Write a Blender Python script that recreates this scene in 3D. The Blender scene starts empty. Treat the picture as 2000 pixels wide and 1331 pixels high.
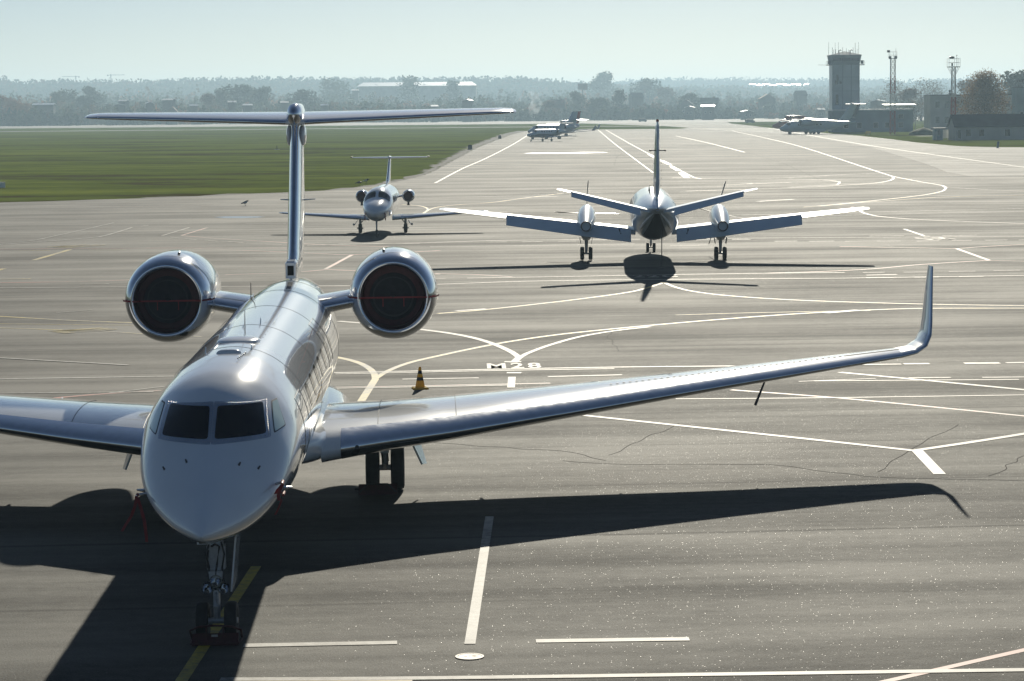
import bpy, bmesh, math, random
import numpy as np
from mathutils import Vector, Matrix, Euler
random.seed(7); rng = np.random.default_rng(7)
R = math.radians
sc = bpy.context.scene
COL = sc.collection

# ---------------------------------------------------------------- camera
CAM_H, FPX, PITCH, ROLL = 7.549, 4765.6, 0.09411, 0.009596
cam = bpy.data.cameras.new('camera'); camo = bpy.data.objects.new('camera', cam); COL.objects.link(camo)
cam.sensor_width = 36.0; cam.lens = 36.0 * FPX / 2000.0
cam.clip_start = 0.5; cam.clip_end = 20000
camo.location = (0, 0, CAM_H)
camo.rotation_mode = 'QUATERNION'
camo.rotation_quaternion = (Euler((math.pi / 2 - PITCH, 0, 0)).to_matrix() @ Matrix.Rotation(-ROLL, 3, 'Z')).to_quaternion()
sc.camera = camo

# ---------------------------------------------------------------- light
SUN_AZ, SUN_EL = 0.0979, 0.399          # azimuth measured from +Y towards +X
w = bpy.data.worlds.new('World'); sc.world = w; w.use_nodes = True
nt = w.node_tree; bg = nt.nodes['Background']
sky = nt.nodes.new('ShaderNodeTexSky'); sky.sky_type = 'NISHITA'; sky.sun_disc = False
sky.sun_elevation = SUN_EL; sky.sun_rotation = SUN_AZ
sky.altitude = 150; sky.air_density = 0.65; sky.dust_density = 0.2; sky.ozone_density = 2.0
nt.links.new(sky.outputs[0], bg.inputs[0]); bg.inputs[1].default_value = 0.052
sd = bpy.data.lights.new('sun', 'SUN'); so = bpy.data.objects.new('sun', sd); COL.objects.link(so)
sd.energy = 5.0; sd.angle = R(0.53); sd.color = (1.0, 0.93, 0.78)
sv = Vector((math.sin(SUN_AZ) * math.cos(SUN_EL), math.cos(SUN_AZ) * math.cos(SUN_EL), math.sin(SUN_EL)))
so.rotation_euler = sv.to_track_quat('Z', 'Y').to_euler()
so.location = (60, 300, 160)
sc.view_settings.view_transform = 'Standard'; sc.view_settings.look = 'None'
sc.view_settings.exposure = 0.02; sc.view_settings.gamma = 1.0
sc.render.engine = 'CYCLES'
sc.cycles.use_denoising = True
sc.cycles.max_bounces = 8; sc.cycles.volume_bounces = 0
sc.cycles.sample_clamp_indirect = 6.0

# ---------------------------------------------------------------- materials
def NN(m, t, **k):
    n = m.node_tree.nodes.new(t)
    for a, v in k.items(): setattr(n, a, v)
    return n
def mat(name, base, rough=0.5, metal=0.0, coat=0.0, var=0.0, vscale=2.0, bump=0.0, bscale=30.0, spec=0.5, rvar=0.0):
    m = bpy.data.materials.new(name); m.use_nodes = True
    b = m.node_tree.nodes['Principled BSDF']; L = m.node_tree.links
    b.inputs['Base Color'].default_value = (*base, 1); b.inputs['Roughness'].default_value = rough
    b.inputs['Metallic'].default_value = metal; b.inputs['Coat Weight'].default_value = coat
    b.inputs['Coat Roughness'].default_value = 0.03; b.inputs['Specular IOR Level'].default_value = spec
    if coat >= .9: b.inputs['Coat IOR'].default_value = 1.65
    if var or bump or rvar:
        tc = NN(m, 'ShaderNodeTexCoord')
    if var or rvar:
        n = NN(m, 'ShaderNodeTexNoise'); n.inputs['Scale'].default_value = vscale; n.inputs['Detail'].default_value = 5
        L.new(tc.outputs['Object'], n.inputs['Vector'])
    if var:
        cr = NN(m, 'ShaderNodeValToRGB'); e = cr.color_ramp.elements
        e[0].position = .3; e[1].position = .7
        e[0].color = (*[c * (1 - var) for c in base], 1); e[1].color = (*[min(1, c * (1 + var)) for c in base], 1)
        L.new(n.outputs['Fac'], cr.inputs[0]); L.new(cr.outputs[0], b.inputs['Base Color'])
    if rvar:
        mr = NN(m, 'ShaderNodeMapRange'); mr.inputs['To Min'].default_value = max(0, rough - rvar); mr.inputs['To Max'].default_value = rough + rvar
        L.new(n.outputs['Fac'], mr.inputs['Value']); L.new(mr.outputs[0], b.inputs['Roughness'])
    if bump:
        n2 = NN(m, 'ShaderNodeTexNoise'); n2.inputs['Scale'].default_value = bscale; n2.inputs['Detail'].default_value = 3
        L.new(tc.outputs['Object'], n2.inputs['Vector'])
        bp = NN(m, 'ShaderNodeBump'); bp.inputs['Strength'].default_value = bump; bp.inputs['Distance'].default_value = 0.02
        L.new(n2.outputs['Fac'], bp.inputs['Height']); L.new(bp.outputs[0], b.inputs['Normal'])
    return m

M = {}
M['paint'] = mat('white aircraft paint', (.79, .81, .82), .17, 0, 1.0, var=.025, vscale=1.5, bump=.003, bscale=1.6, spec=.10)
M['paint2'] = mat('pale grey aircraft paint', (.56, .64, .70), .45, 0, .9, var=.05, vscale=2, spec=.1)
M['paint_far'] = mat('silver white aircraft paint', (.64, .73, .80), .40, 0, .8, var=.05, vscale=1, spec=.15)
M['metal'] = mat('polished bare metal', (.72, .73, .75), .10, 1.0, var=.04, vscale=6, rvar=.04)
M['metal_dull'] = mat('brushed bare metal', (.50, .51, .53), .32, 1.0, var=.1, vscale=9)
M['frame'] = mat('window frame metal', (.42, .46, .52), .30, .7, var=.08, vscale=12)
M['glass'] = mat('dark cockpit glass', (.006, .008, .012), .03, 0, 0, spec=.35)
M['sideglass'] = mat('pale cockpit side glass', (.70, .86, .80), .15, 0, 0, spec=.6)
M['rubber'] = mat('tyre rubber', (.018, .018, .019), .7, var=.3, vscale=14)
M['dark'] = mat('dark interior', (.010, .010, .011), .6, spec=.2)
M['cover'] = mat('dark cover cloth', (.020, .020, .024), .7, var=.3, vscale=9, spec=.2)
M['red'] = mat('red webbing', (.22, .018, .022), .65, var=.2, vscale=20)
M['darkred'] = mat('dark red padding', (.045, .006, .009), .7, var=.3, vscale=15)
M['strut'] = mat('grey landing gear enamel', (.42, .43, .44), .35, .2, var=.12, vscale=20)
M['hose'] = mat('black hose', (.015, .015, .016), .5)
M['lamp'] = mat('clear lamp glass', (.45, .47, .50), .06, .85)
M['seam'] = mat('dark seam sealant', (.05, .05, .055), .5)
M['blade'] = mat('black propeller blade', (.015, .015, .016), .35, var=.2, vscale=8)
M['blueband'] = mat('deep blue livery paint', (.03, .05, .12), .2, 0, .4)
M['redpaint'] = mat('red aircraft paint', (.30, .035, .03), .3, 0, .3, var=.1)
M['greyplane'] = mat('grey blue aircraft paint', (.46, .56, .62), .4, 0, .2, var=.08)
M['signyellow'] = mat('sign yellow', (.75, .48, .06), .5)
M['blackcone'] = mat('cone black', (.02, .02, .02), .5)
M['iron'] = mat('cast iron', (.20, .18, .16), .6, .3, var=.25, vscale=12)
M['feather'] = mat('black feathers', (.012, .012, .014), .5)
M['whitefeather'] = mat('white feathers', (.6, .6, .58), .6)
M['concrete'] = mat('weathered concrete panel', (.36, .42, .44), .8, var=.18, vscale=.25)
M['concrete2'] = mat('grey render', (.20, .25, .28), .85, var=.2, vscale=.3)
M['wallpale'] = mat('pale plaster', (.42, .40, .36), .85, var=.15, vscale=.3)
M['brick'] = mat('dull brick', (.20, .15, .12), .9, var=.2, vscale=.5)
M['housewall'] = mat('dim house wall', (.11, .105, .10), .9, var=.2, vscale=.3)
M['slate'] = mat('dark slate roof', (.035, .036, .04), .75, var=.35, vscale=.6)
M['roofmetal'] = mat('shiny sheet roof', (.66, .67, .68), .30, .6, var=.1, vscale=.2)
M['rooftile'] = mat('brown tile roof', (.16, .09, .06), .8, var=.25, vscale=.5)
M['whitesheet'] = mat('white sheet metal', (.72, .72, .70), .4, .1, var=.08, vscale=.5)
M['winglass'] = mat('dark window glass', (.02, .024, .028), .08)
M['steelwhite'] = mat('white painted steel', (.60, .60, .58), .5, var=.1)
M['steelred'] = mat('red painted steel', (.30, .04, .03), .5, var=.1)
M['steeldark'] = mat('dark steel', (.05, .05, .055), .5, .4)
M['kiosk'] = mat('light blue kiosk sheet', (.30, .38, .42), .5, var=.1)
M['bark'] = mat('tree bark', (.06, .045, .035), .9, var=.3, vscale=2)
def leafmat(name, c, var=.45, sc_=.35):
    m = mat(name, c, .7, var=var, vscale=sc_, spec=.15)
    b = m.node_tree.nodes['Principled BSDF']; L = m.node_tree.links       # light shines through thin leaves
    tr = NN(m, 'ShaderNodeBsdfTranslucent'); mx = NN(m, 'ShaderNodeMixShader'); mx.inputs[0].default_value = .45
    L.new(b.inputs['Base Color'].links[0].from_socket, tr.inputs[0]); L.new(b.outputs[0], mx.inputs[1]); L.new(tr.outputs[0], mx.inputs[2]); L.new(mx.outputs[0], m.node_tree.nodes['Material Output'].inputs[0])
    return m
M['yellowcone'] = leafmat('translucent cone yellow', (.80, .56, .10), .1, 8)
M['leaf'] = leafmat('dull green leaves', (.055, .065, .028))
M['leafdark'] = leafmat('dark green needles', (.03, .045, .022))
M['leafbrown'] = leafmat('brown autumn leaves', (.10, .066, .030))
M['leaforange'] = leafmat('orange autumn leaves', (.20, .095, .04))
M['birchleaf'] = leafmat('tan autumn leaves', (.24, .155, .075))
M['mound'] = mat('grassy earth', (.10, .11, .04), .95, var=.3, vscale=.3)

# ---------------------------------------------------------------- mesh helpers
class MB:
    def __init__(s): s.v = []; s.f = []; s.m = []
    def add(s, vs, fs, m=0):
        o = len(s.v); s.v.extend([tuple(float(c) for c in p) for p in vs]); s.f.extend([tuple(i + o for i in f) for f in fs]); s.m.extend([m] * len(fs)); return s
    def box(s, c, size, rot=None, m=0):
        x, y, z = [k / 2 for k in size]
        vs = [Vector((a, b, d)) for a in (-x, x) for b in (-y, y) for d in (-z, z)]
        if rot is not None: vs = [rot @ p for p in vs]
        vs = [p + Vector(c) for p in vs]
        return s.add(vs, [(0, 1, 3, 2), (4, 6, 7, 5), (0, 4, 5, 1), (2, 3, 7, 6), (0, 2, 6, 4), (1, 5, 7, 3)], m)
    def loft(s, rings, cap=True, m=0, closed=True):
        n = len(rings[0]); vs = [p for r in rings for p in r]; fs = []
        for i in range(len(rings) - 1):
            for j in range(n if closed else n - 1):
                k = (j + 1) % n
                fs.append((i * n + j, i * n + k, (i + 1) * n + k, (i + 1) * n + j))
        if cap and closed: fs.append(tuple(range(n - 1, -1, -1))); fs.append(tuple((len(rings) - 1) * n + j for j in range(n)))
        return s.add(vs, fs, m)
    def tube(s, pts, rad, n=10, m=0, cap=True):
        pts = [Vector(p) for p in pts]; rings = []
        if not hasattr(rad, '__len__'): rad = [rad] * len(pts)
        for i, p in enumerate(pts):
            d = (pts[min(i + 1, len(pts) - 1)] - pts[max(i - 1, 0)]).normalized()
            q = d.to_track_quat('Z', 'X').to_matrix()
            rings.append([p + q @ Vector((math.cos(2 * math.pi * k / n) * rad[i], math.sin(2 * math.pi * k / n) * rad[i], 0)) for k in range(n)])
        return s.loft(rings, cap, m)
    def lathe(s, prof, o=(0, 0, 0), axis='y', n=48, m=0, sx=1, sz=1, cap=False):
        rings = []
        for a, r in prof:
            ring = []
            for k in range(n):
                c, d = math.cos(2 * math.pi * k / n) * r, math.sin(2 * math.pi * k / n) * r
                if axis == 'y': p = (o[0] + c * sx, o[1] + a, o[2] + d * sz)
                elif axis == 'x': p = (o[0] + a, o[1] + c, o[2] + d)
                else: p = (o[0] + c, o[1] + d, o[2] + a)
                ring.append(p)
            rings.append(ring)
        return s.loft(rings, cap, m)
    def ball(s, c, r, n=10, k=7, m=0, sq=(1, 1, 1)):
        rings = []
        for i in range(k):
            t = -math.pi / 2 + math.pi * (i + .02) / (k - 1 + .04)
            rings.append([(c[0] + sq[0] * r * math.cos(t) * math.cos(2 * math.pi * j / n), c[1] + sq[1] * r * math.cos(t) * math.sin(2 * math.pi * j / n), c[2] + sq[2] * r * math.sin(t)) for j in range(n)])
        return s.loft(rings, True, m)
def obj(name, mb, mats, parent=None, smooth=38, loc=None, up=False):
    if up:
        def nz(f):
            p = [mb.v[i] for i in f]; return sum((p[i][0] - p[i - 1][0]) * (p[i][1] + p[i - 1][1]) for i in range(len(p)))
        mb.f = [f[::-1] if nz(f) > 0 else f for f in mb.f]
    me = bpy.data.meshes.new(name); me.from_pydata(mb.v, [], mb.f)
    mats = mats if isinstance(mats, (list, tuple)) else [mats]
    for x in mats: me.materials.append(M[x] if isinstance(x, str) else x)
    me.polygons.foreach_set('material_index', mb.m)
    if not up:
        bm = bmesh.new(); bm.from_mesh(me); bmesh.ops.recalc_face_normals(bm, faces=bm.faces); bm.to_mesh(me); bm.free()
    if smooth:
        me.polygons.foreach_set('use_smooth', [True] * len(me.polygons)); me.set_sharp_from_angle(angle=R(smooth))
    o = bpy.data.objects.new(name, me); COL.objects.link(o)
    if parent: o.parent = parent
    if loc: o.location = loc
    return o
def tag(o, label=None, cat=None, group=None, kind=None):
    for k, v in (('label', label), ('category', cat), ('group', group), ('kind', kind)):
        if v: o[k] = v
    return o
def thing(name, label, cat, loc=(0, 0, 0), rz=0, group=None, rx=0, ry=0):
    o = bpy.data.objects.new(name, None); COL.objects.link(o); o.empty_display_size = .5
    o.location = loc; o.rotation_euler = (rx, ry, rz)
    return tag(o, label, cat, group)
def sheet(name, polys, mats, kind='structure', smooth=0):
    mb = MB()
    for vs in polys: mb.add(vs, [tuple(range(len(vs)))])
    o = obj(name, mb, mats, smooth=smooth, up=True)
    if kind: o['kind'] = kind
    return o
def at(px, py, d):          # a point of the place seen at that place of the photo, d metres away
    u, v = (px - 1000) / FPX, (py - (215.7 - .0096 * (px - 1000))) / FPX
    return Vector((u * d, d, CAM_H - v * d))
def pch(x, xs, ys):
    h = np.diff(xs); d = np.diff(ys) / h; mm = np.zeros(len(ys)); mm[0] = d[0]; mm[-1] = d[-1]
    for i in range(1, len(xs) - 1):
        if d[i - 1] * d[i] > 0:
            w1 = 2 * h[i] + h[i - 1]; w2 = h[i] + 2 * h[i - 1]; mm[i] = (w1 + w2) / (w1 / d[i - 1] + w2 / d[i])
    i = int(np.clip(np.searchsorted(xs, x) - 1, 0, len(xs) - 2)); t = (x - xs[i]) / h[i]
    return (1 + 2 * t) * (1 - t) ** 2 * ys[i] + t * (1 - t) ** 2 * h[i] * mm[i] + t * t * (3 - 2 * t) * ys[i + 1] + t * t * (t - 1) * h[i] * mm[i + 1]
class Fuse:                 # fuselage: rows of (s, top z, bottom z, half width, z of the widest place, exponent)
    def __init__(s, prof): s.A = np.array(prof, float)
    def pt(s, y, th, off=0.0):
        def raw(y, th):
            zt, zb, w_, zc, n = [float(pch(y, s.A[:, 0], s.A[:, k])) for k in range(1, 6)]
            c, q = math.cos(th), math.sin(th)
            x = w_ * math.copysign(abs(c) ** (2 / n), c)
            z = zc + ((zt - zc) if q > 0 else (zc - zb)) * math.copysign(abs(q) ** (2 / n), q)
            return Vector((x, y, z))
        p = raw(y, th)
        if off:
            e = 1e-3
            nrm = (raw(y, th + e) - raw(y, th - e)).cross(raw(y + e, th) - raw(y - e, th)).normalized()
            ctr = Vector((0, y, float(pch(y, s.A[:, 0], s.A[:, 4]))))
            if nrm.dot(p - ctr) < 0: nrm.negate()
            p = p + nrm * off
        return p
    def mesh(s, mb, ss, n=72, m=0):
        return mb.loft([[s.pt(y, 2 * math.pi * k / n) for k in range(n)] for y in ss], True, m)
    def outside(s, P):
        zt, zb, w_, zc, n = [float(pch(P.y, s.A[:, 0], s.A[:, k])) for k in range(1, 6)]
        return abs(P.x / w_) ** n + abs((P.z - zc) / ((zt - zc) if P.z > zc else (zc - zb))) ** n > 1
    def on(s, P, off=0.0):           # the skin point straight behind P as seen along y
        a_, b_ = max(s.A[0, 0] + .02, P.y - 1.2), P.y + 1.2
        for _ in range(26):
            y = (a_ + b_) / 2
            if s.outside(Vector((P.x, y, P.z))): a_ = y
            else: b_ = y
        return s.pt(y, s.angle(Vector((P.x, y, P.z))), off)
    def angle(s, P):
        zt, zb, w_, zc, n = [float(pch(P.y, s.A[:, 0], s.A[:, k])) for k in range(1, 6)]
        a = P.x / w_; b = (P.z - zc) / ((zt - zc) if P.z > zc else (zc - zb)); r = (abs(a) ** n + abs(b) ** n) ** (1 / n); a /= r; b /= r
        return math.atan2(math.copysign(abs(b) ** (n / 2), b), math.copysign(abs(a) ** (n / 2), a))
    def patch(s, mb, q, off, k=10, sqr=6.0, m=0, straight=False):   # rounded quad on the skin, corners q = 4 (s, theta)
        g = []; flat3 = [s.pt(*c) for c in q] if straight else None
        for i in range(k + 1):
            for j in range(k + 1):
                a, b = -1 + 2 * i / k, -1 + 2 * j / k
                mx = max(abs(a), abs(b)); nr = (abs(a) ** sqr + abs(b) ** sqr) ** (1 / sqr)
                if nr > 0: a, b = a * mx / nr, b * mx / nr
                u, v = (a + 1) / 2, (b + 1) / 2
                y = (1 - u) * ((1 - v) * q[0][0] + v * q[3][0]) + u * ((1 - v) * q[1][0] + v * q[2][0])
                th = (1 - u) * ((1 - v) * q[0][1] + v * q[3][1]) + u * ((1 - v) * q[1][1] + v * q[2][1])
                if flat3:
                    P = (1 - u) * ((1 - v) * flat3[0] + v * flat3[3]) + u * ((1 - v) * flat3[1] + v * flat3[2])
                    a_, b_ = max(s.A[0, 0] + .02, P.y - 1.2), P.y + 1.2      # straight seen from the front: slide along y onto the skin
                    for _ in range(26):
                        y = (a_ + b_) / 2
                        if s.outside(Vector((P.x, y, P.z))): a_ = y
                        else: b_ = y
                    th = s.angle(Vector((P.x, y, P.z)))
                g.append((y, th))
        vs = [s.pt(y, th, off) for y, th in g]
        fs = [(i * (k + 1) + j, i * (k + 1) + j + 1, (i + 1) * (k + 1) + j + 1, (i + 1) * (k + 1) + j) for i in range(k) for j in range(k)]
        rim = [i * (k + 1) for i in range(k + 1)] + [k * (k + 1) + j for j in range(1, k + 1)] + [i * (k + 1) + k for i in range(k - 1, -1, -1)] + [j for j in range(k - 1, 0, -1)]
        n0 = len(vs); vs += [s.pt(*g[r_], -.008) for r_ in rim]; L_ = len(rim)    # a rim down into the skin: the panel has thickness
        fs += [(rim[a_], rim[(a_ + 1) % L_], n0 + (a_ + 1) % L_, n0 + a_) for a_ in range(L_)]
        return mb.add(vs, fs, m)
def airfoil(n=22, t=.12, camber=.015, u0=0.0, u1=1.0):
    up, lo = [], []
    for i in range(n + 1):
        b = i / n; u = (1 - math.cos(b * math.pi)) / 2
        u = u0 + (u1 - u0) * u
        y = 5 * t * (.2969 * math.sqrt(u) - .1260 * u - .3516 * u * u + .2843 * u ** 3 - .1030 * u ** 4)
        c = camber * 4 * u * (1 - u)
        up.append((u, c + y)); lo.append((u, c - y))
    return lo[::-1] + up[1:]           # trailing edge below -> leading edge -> trailing edge above
def wing(mb, secs, side=1, u1=1.0, scale=1.0, camber=.015, m=0, n=22, inc=0.0):
    """secs: (x, y of the leading edge, z, chord, thickness ratio, bank in degrees); aft is +y"""
    rings = []
    for x, y, z, ch, t, bank in secs:
        prof = airfoil(n, t, camber, 0, u1)
        nx, nz = -math.sin(R(bank)), math.cos(R(bank)); r = []
        for u, h in prof:
            h = h + u * math.tan(R(inc)); hh = h * ch + (0.004 * (1 if h > u * math.tan(R(inc)) else -1) if scale > 1 else 0)
            uu = u * ch - (0.004 if scale > 1 and u < .002 else 0)
            r.append((side * (x + nx * hh), y + uu, z + nz * hh))
        rings.append(r)
    return mb.loft(rings, True, m)
def lerp_secs(secs, ts):            # sections resampled along the span, ts in 0..len-1
    out = []
    for t in ts:
        i = min(int(t), len(secs) - 2); f = t - i
        out.append(tuple(a + (b - a) * f for a, b in zip(secs[i], secs[i + 1])))
    return out
def wheel_mb(c, r, wd, mb=None, rim=.55):   # tyre (slot 0) and rim (slot 1), turning about x
    mb = mb or MB(); h = wd / 2
    prof = [(-h * .72, r * rim), (-h * .95, r * .72), (-h, r * .84), (-h * .86, r * .95), (-h * .5, r * .995), (0, r), (h * .5, r * .995), (h * .86, r * .95), (h, r * .84), (h * .95, r * .72), (h * .72, r * rim)]
    mb.lathe(prof, c, 'x', 36, 0)
    mb.lathe([(-h * .5, .02), (-h * .55, r * .2), (-h * .35, r * .3), (-h * .4, r * .48), (-h * .7, r * rim * .99)], c, 'x', 24, 1)
    mb.lathe([(h * .5, .02), (h * .55, r * .2), (h * .35, r * .3), (h * .4, r * .48), (h * .7, r * rim * .99)], c, 'x', 24, 1)
    return mb
def nacelle_mb(mb, o, prof, n=56, m=0): return mb.lathe(prof, o, 'y', n, m)

# ================================================================ the ground
def asphalt(name, c0, c1, seams=True, sp=(.26, .56)):
    m = bpy.data.materials.new(name); m.use_nodes = True; L = m.node_tree.links
    b = m.node_tree.nodes['Principled BSDF']
    g = NN(m, 'ShaderNodeNewGeometry')
    def mapp(sc_, rot=.066):
        mp = NN(m, 'ShaderNodeMapping'); mp.vector_type = 'TEXTURE'; mp.inputs['Rotation'].default_value = (0, 0, rot); mp.inputs['Scale'].default_value = sc_
        L.new(g.outputs['Position'], mp.inputs['Vector']); return mp.outputs[0]
    def noise(v, scale, det=4, rough=.55):
        n = NN(m, 'ShaderNodeTexNoise'); n.inputs['Scale'].default_value = scale; n.inputs['Detail'].default_value = det; n.inputs['Roughness'].default_value = rough
        L.new(v, n.inputs['Vector']); return n.outputs['Fac']
    def mathn(op, a, b_=None, clamp=False):
        n = NN(m, 'ShaderNodeMath', operation=op); n.use_clamp = clamp
        for i, x in enumerate((a, b_)):
            if x is None: continue
            if isinstance(x, (int, float)): n.inputs[i].default_value = x
            else: L.new(x, n.inputs[i])
        return n.outputs[0]
    def rng_(v, a, b_, c, d):
        n = NN(m, 'ShaderNodeMapRange'); L.new(v, n.inputs[0])
        for i, x in enumerate((a, b_, c, d)): n.inputs[i + 1].default_value = x
        return n.outputs[0]
    lanes = noise(mapp((30, 1.6, 1)), 1.0, 5, .6)              # long streaks along the paving lanes
    lanes2 = noise(mapp((90, 5.5, 1)), 1.0, 3)
    patch = noise(mapp((9, 7, 9), 0), 1.0, 5, .6)
    fine = noise(mapp((.035, .035, .035), 0), 1.0, 2, .7)
    mid = noise(mapp((.30, .22, .3), 0), 1.0, 4, .65)
    t = mathn('ADD', rng_(lanes, .3, .7, -.42, .42), rng_(lanes2, .3, .7, -.42, .42))
    t = mathn('ADD', t, rng_(patch, .3, .7, -.34, .34))
    t = mathn('ADD', t, rng_(mid, .3, .7, -.16, .16))
    t = mathn('ADD', t, rng_(fine, .25, .75, -.30, .30))
    t = mathn('ADD', t, .5, True)
    if seams:                                                    # construction joints across the lanes
        wv = NN(m, 'ShaderNodeTexWave', wave_type='BANDS', bands_direction='Y', wave_profile='SIN')
        wv.inputs['Scale'].default_value = .055; wv.inputs['Distortion'].default_value = .35; wv.inputs['Detail'].default_value = 2; wv.inputs['Detail Scale'].default_value = .6
        L.new(mapp((1, 1, 1)), wv.inputs['Vector'])
        seam = rng_(wv.outputs['Fac'], .9965, .9995, 0, .5)
        t = mathn('SUBTRACT', t, mathn('MULTIPLY', seam, rng_(lanes2, .4, .6, .0, 1)), True)
    cr = NN(m, 'ShaderNodeValToRGB'); e = cr.color_ramp.elements
    e[0].color = (*c0, 1); e[1].color = (*c1, 1); L.new(t, cr.inputs[0])
    # sparse stone chips, each polished facet tilted its own way
    v1 = NN(m, 'ShaderNodeTexVoronoi', feature='F1'); v1.inputs['Scale'].default_value = 1.0; L.new(mapp((.019, .019, .019), 0), v1.inputs['Vector'])
    sepc = NN(m, 'ShaderNodeSeparateColor'); L.new(v1.outputs['Color'], sepc.inputs[0])
    chip = mathn('MULTIPLY', mathn('GREATER_THAN', sepc.outputs[2], .990), mathn('LESS_THAN', v1.outputs['Distance'], .30))
    mx = NN(m, 'ShaderNodeMix', data_type='RGBA'); L.new(chip, mx.inputs[0]); L.new(cr.outputs[0], mx.inputs[6]); mx.inputs[7].default_value = (.05, .048, .04, 1)
    L.new(mx.outputs[2], b.inputs['Base Color'])
    L.new(mathn('SUBTRACT', rng_(t, 0, 1, .88, .81), mathn('MULTIPLY', chip, .46)), b.inputs['Roughness'])
    L.new(mathn('MULTIPLY', rng_(t, 0, 1, *sp), mathn('SUBTRACT', 1.0, mathn('MULTIPLY', chip, .65))), b.inputs['Specular IOR Level'])
    bp = NN(m, 'ShaderNodeBump'); bp.inputs['Strength'].default_value = .55; bp.inputs['Distance'].default_value = .012
    L.new(fine, bp.inputs['Height'])
    vm = NN(m, 'ShaderNodeVectorMath', operation='SUBTRACT'); L.new(v1.outputs['Color'], vm.inputs[0]); vm.inputs[1].default_value = (.5, .5, .5)
    vs_ = NN(m, 'ShaderNodeVectorMath', operation='SCALE'); L.new(vm.outputs[0], vs_.inputs[0]); L.new(mathn('MULTIPLY', chip, .55), vs_.inputs['Scale'])
    va = NN(m, 'ShaderNodeVectorMath', operation='ADD'); L.new(bp.outputs[0], va.inputs[0]); L.new(vs_.outputs[0], va.inputs[1])
    vn = NN(m, 'ShaderNodeVectorMath', operation='NORMALIZE'); L.new(va.outputs[0], vn.inputs[0]); L.new(vn.outputs[0], b.inputs['Normal'])
    return m
M['asphalt'] = asphalt('worn apron asphalt', (.014, .0135, .0102), (.056, .054, .041))
M['taxi'] = asphalt('pale taxiway concrete', (.07, .068, .058), (.16, .155, .138), True, (.62, .95))
M['runway'] = asphalt('pale runway concrete', (.16, .155, .145), (.24, .235, .22), False)
def grassmat():
    m = bpy.data.materials.new('short airfield grass'); m.use_nodes = True; L = m.node_tree.links; b = m.node_tree.nodes['Principled BSDF']
    g = NN(m, 'ShaderNodeNewGeometry'); outs = []
    for s_, d in (((22, 9, 9), 6), ((3.0, 1.6, 3), 5), ((70, 26, 30), 4)):
        mp = NN(m, 'ShaderNodeMapping'); mp.vector_type = 'TEXTURE'; mp.inputs['Scale'].default_value = s_; L.new(g.outputs['Position'], mp.inputs['Vector'])
        n = NN(m, 'ShaderNodeTexNoise'); n.inputs['Scale'].default_value = 1; n.inputs['Detail'].default_value = d; n.inputs['Roughness'].default_value = .62
        L.new(mp.outputs[0], n.inputs['Vector']); outs.append(n.outputs['Fac'])
    a = NN(m, 'ShaderNodeMath', operation='ADD'); L.new(outs[0], a.inputs[0]); L.new(outs[2], a.inputs[1])
    c = NN(m, 'ShaderNodeMath', operation='MULTIPLY_ADD'); L.new(outs[1], c.inputs[0]); c.inputs[1].default_value = .7; L.new(a.outputs[0], c.inputs[2])
    cr = NN(m, 'ShaderNodeValToRGB'); L.new(c.outputs[0], cr.inputs[0])
    mr = NN(m, 'ShaderNodeMapRange'); L.new(c.outputs[0], mr.inputs[0]); mr.inputs[1].default_value = .95; mr.inputs[2].default_value = 1.75; L.new(mr.outputs[0], cr.inputs[0])
    e = cr.color_ramp.elements; e[0].position = .27; e[0].color = (.085, .075, .032, 1); e[1].position = .9; e[1].color = (.21, .235, .045, 1)
    k = cr.color_ramp.elements.new(.36); k.color = (.105, .13, .028, 1); k = cr.color_ramp.elements.new(.62); k.color = (.145, .18, .034, 1)
    L.new(cr.outputs[0], b.inputs['Base Color']); b.inputs['Roughness'].default_value = 1; b.inputs['Specular IOR Level'].default_value = .0
    bp = NN(m, 'ShaderNodeBump'); bp.inputs['Strength'].default_value = .5; bp.inputs['Distance'].default_value = .3; L.new(outs[1], bp.inputs['Height']); L.new(bp.outputs[0], b.inputs['Normal'])
    return m
M['grass'] = grassmat()
M['soil'] = mat('bare earth verge', (.040, .036, .022), .95, var=.4, vscale=.25)
def paintmat(name, c, wear=.5):
    m = bpy.data.materials.new(name); m.use_nodes = True; L = m.node_tree.links; b = m.node_tree.nodes['Principled BSDF']
    g = NN(m, 'ShaderNodeNewGeometry'); n = NN(m, 'ShaderNodeTexNoise'); n.inputs['Scale'].default_value = 5; n.inputs['Detail'].default_value = 6; n.inputs['Roughness'].default_value = .7
    L.new(g.outputs['Position'], n.inputs['Vector'])
    n2 = NN(m, 'ShaderNodeTexNoise'); n2.inputs['Scale'].default_value = .35; n2.inputs['Detail'].default_value = 3; L.new(g.outputs['Position'], n2.inputs['Vector'])
    a = NN(m, 'ShaderNodeMath', operation='ADD'); L.new(n.outputs['Fac'], a.inputs[0]); L.new(n2.outputs['Fac'], a.inputs[1])
    cr = NN(m, 'ShaderNodeValToRGB'); e = cr.color_ramp.elements; e[0].position = .40; e[0].color = (.09, .085, .075, 1); e[1].position = .60; e[1].color = (*c, 1)
    h = NN(m, 'ShaderNodeMath', operation='MULTIPLY'); L.new(a.outputs[0], h.inputs[0]); h.inputs[1].default_value = .5; L.new(h.outputs[0], cr.inputs[0])
    L.new(cr.outputs[0], b.inputs['Base Color']); b.inputs['Roughness'].default_value = .62; b.inputs['Specular IOR Level'].default_value = .25
    bp = NN(m, 'ShaderNodeBump'); bp.inputs['Strength'].default_value = .3; bp.inputs['Distance'].default_value = .006; L.new(n.outputs['Fac'], bp.inputs['Height']); L.new(bp.outputs[0], b.inputs['Normal'])
    return m
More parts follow.
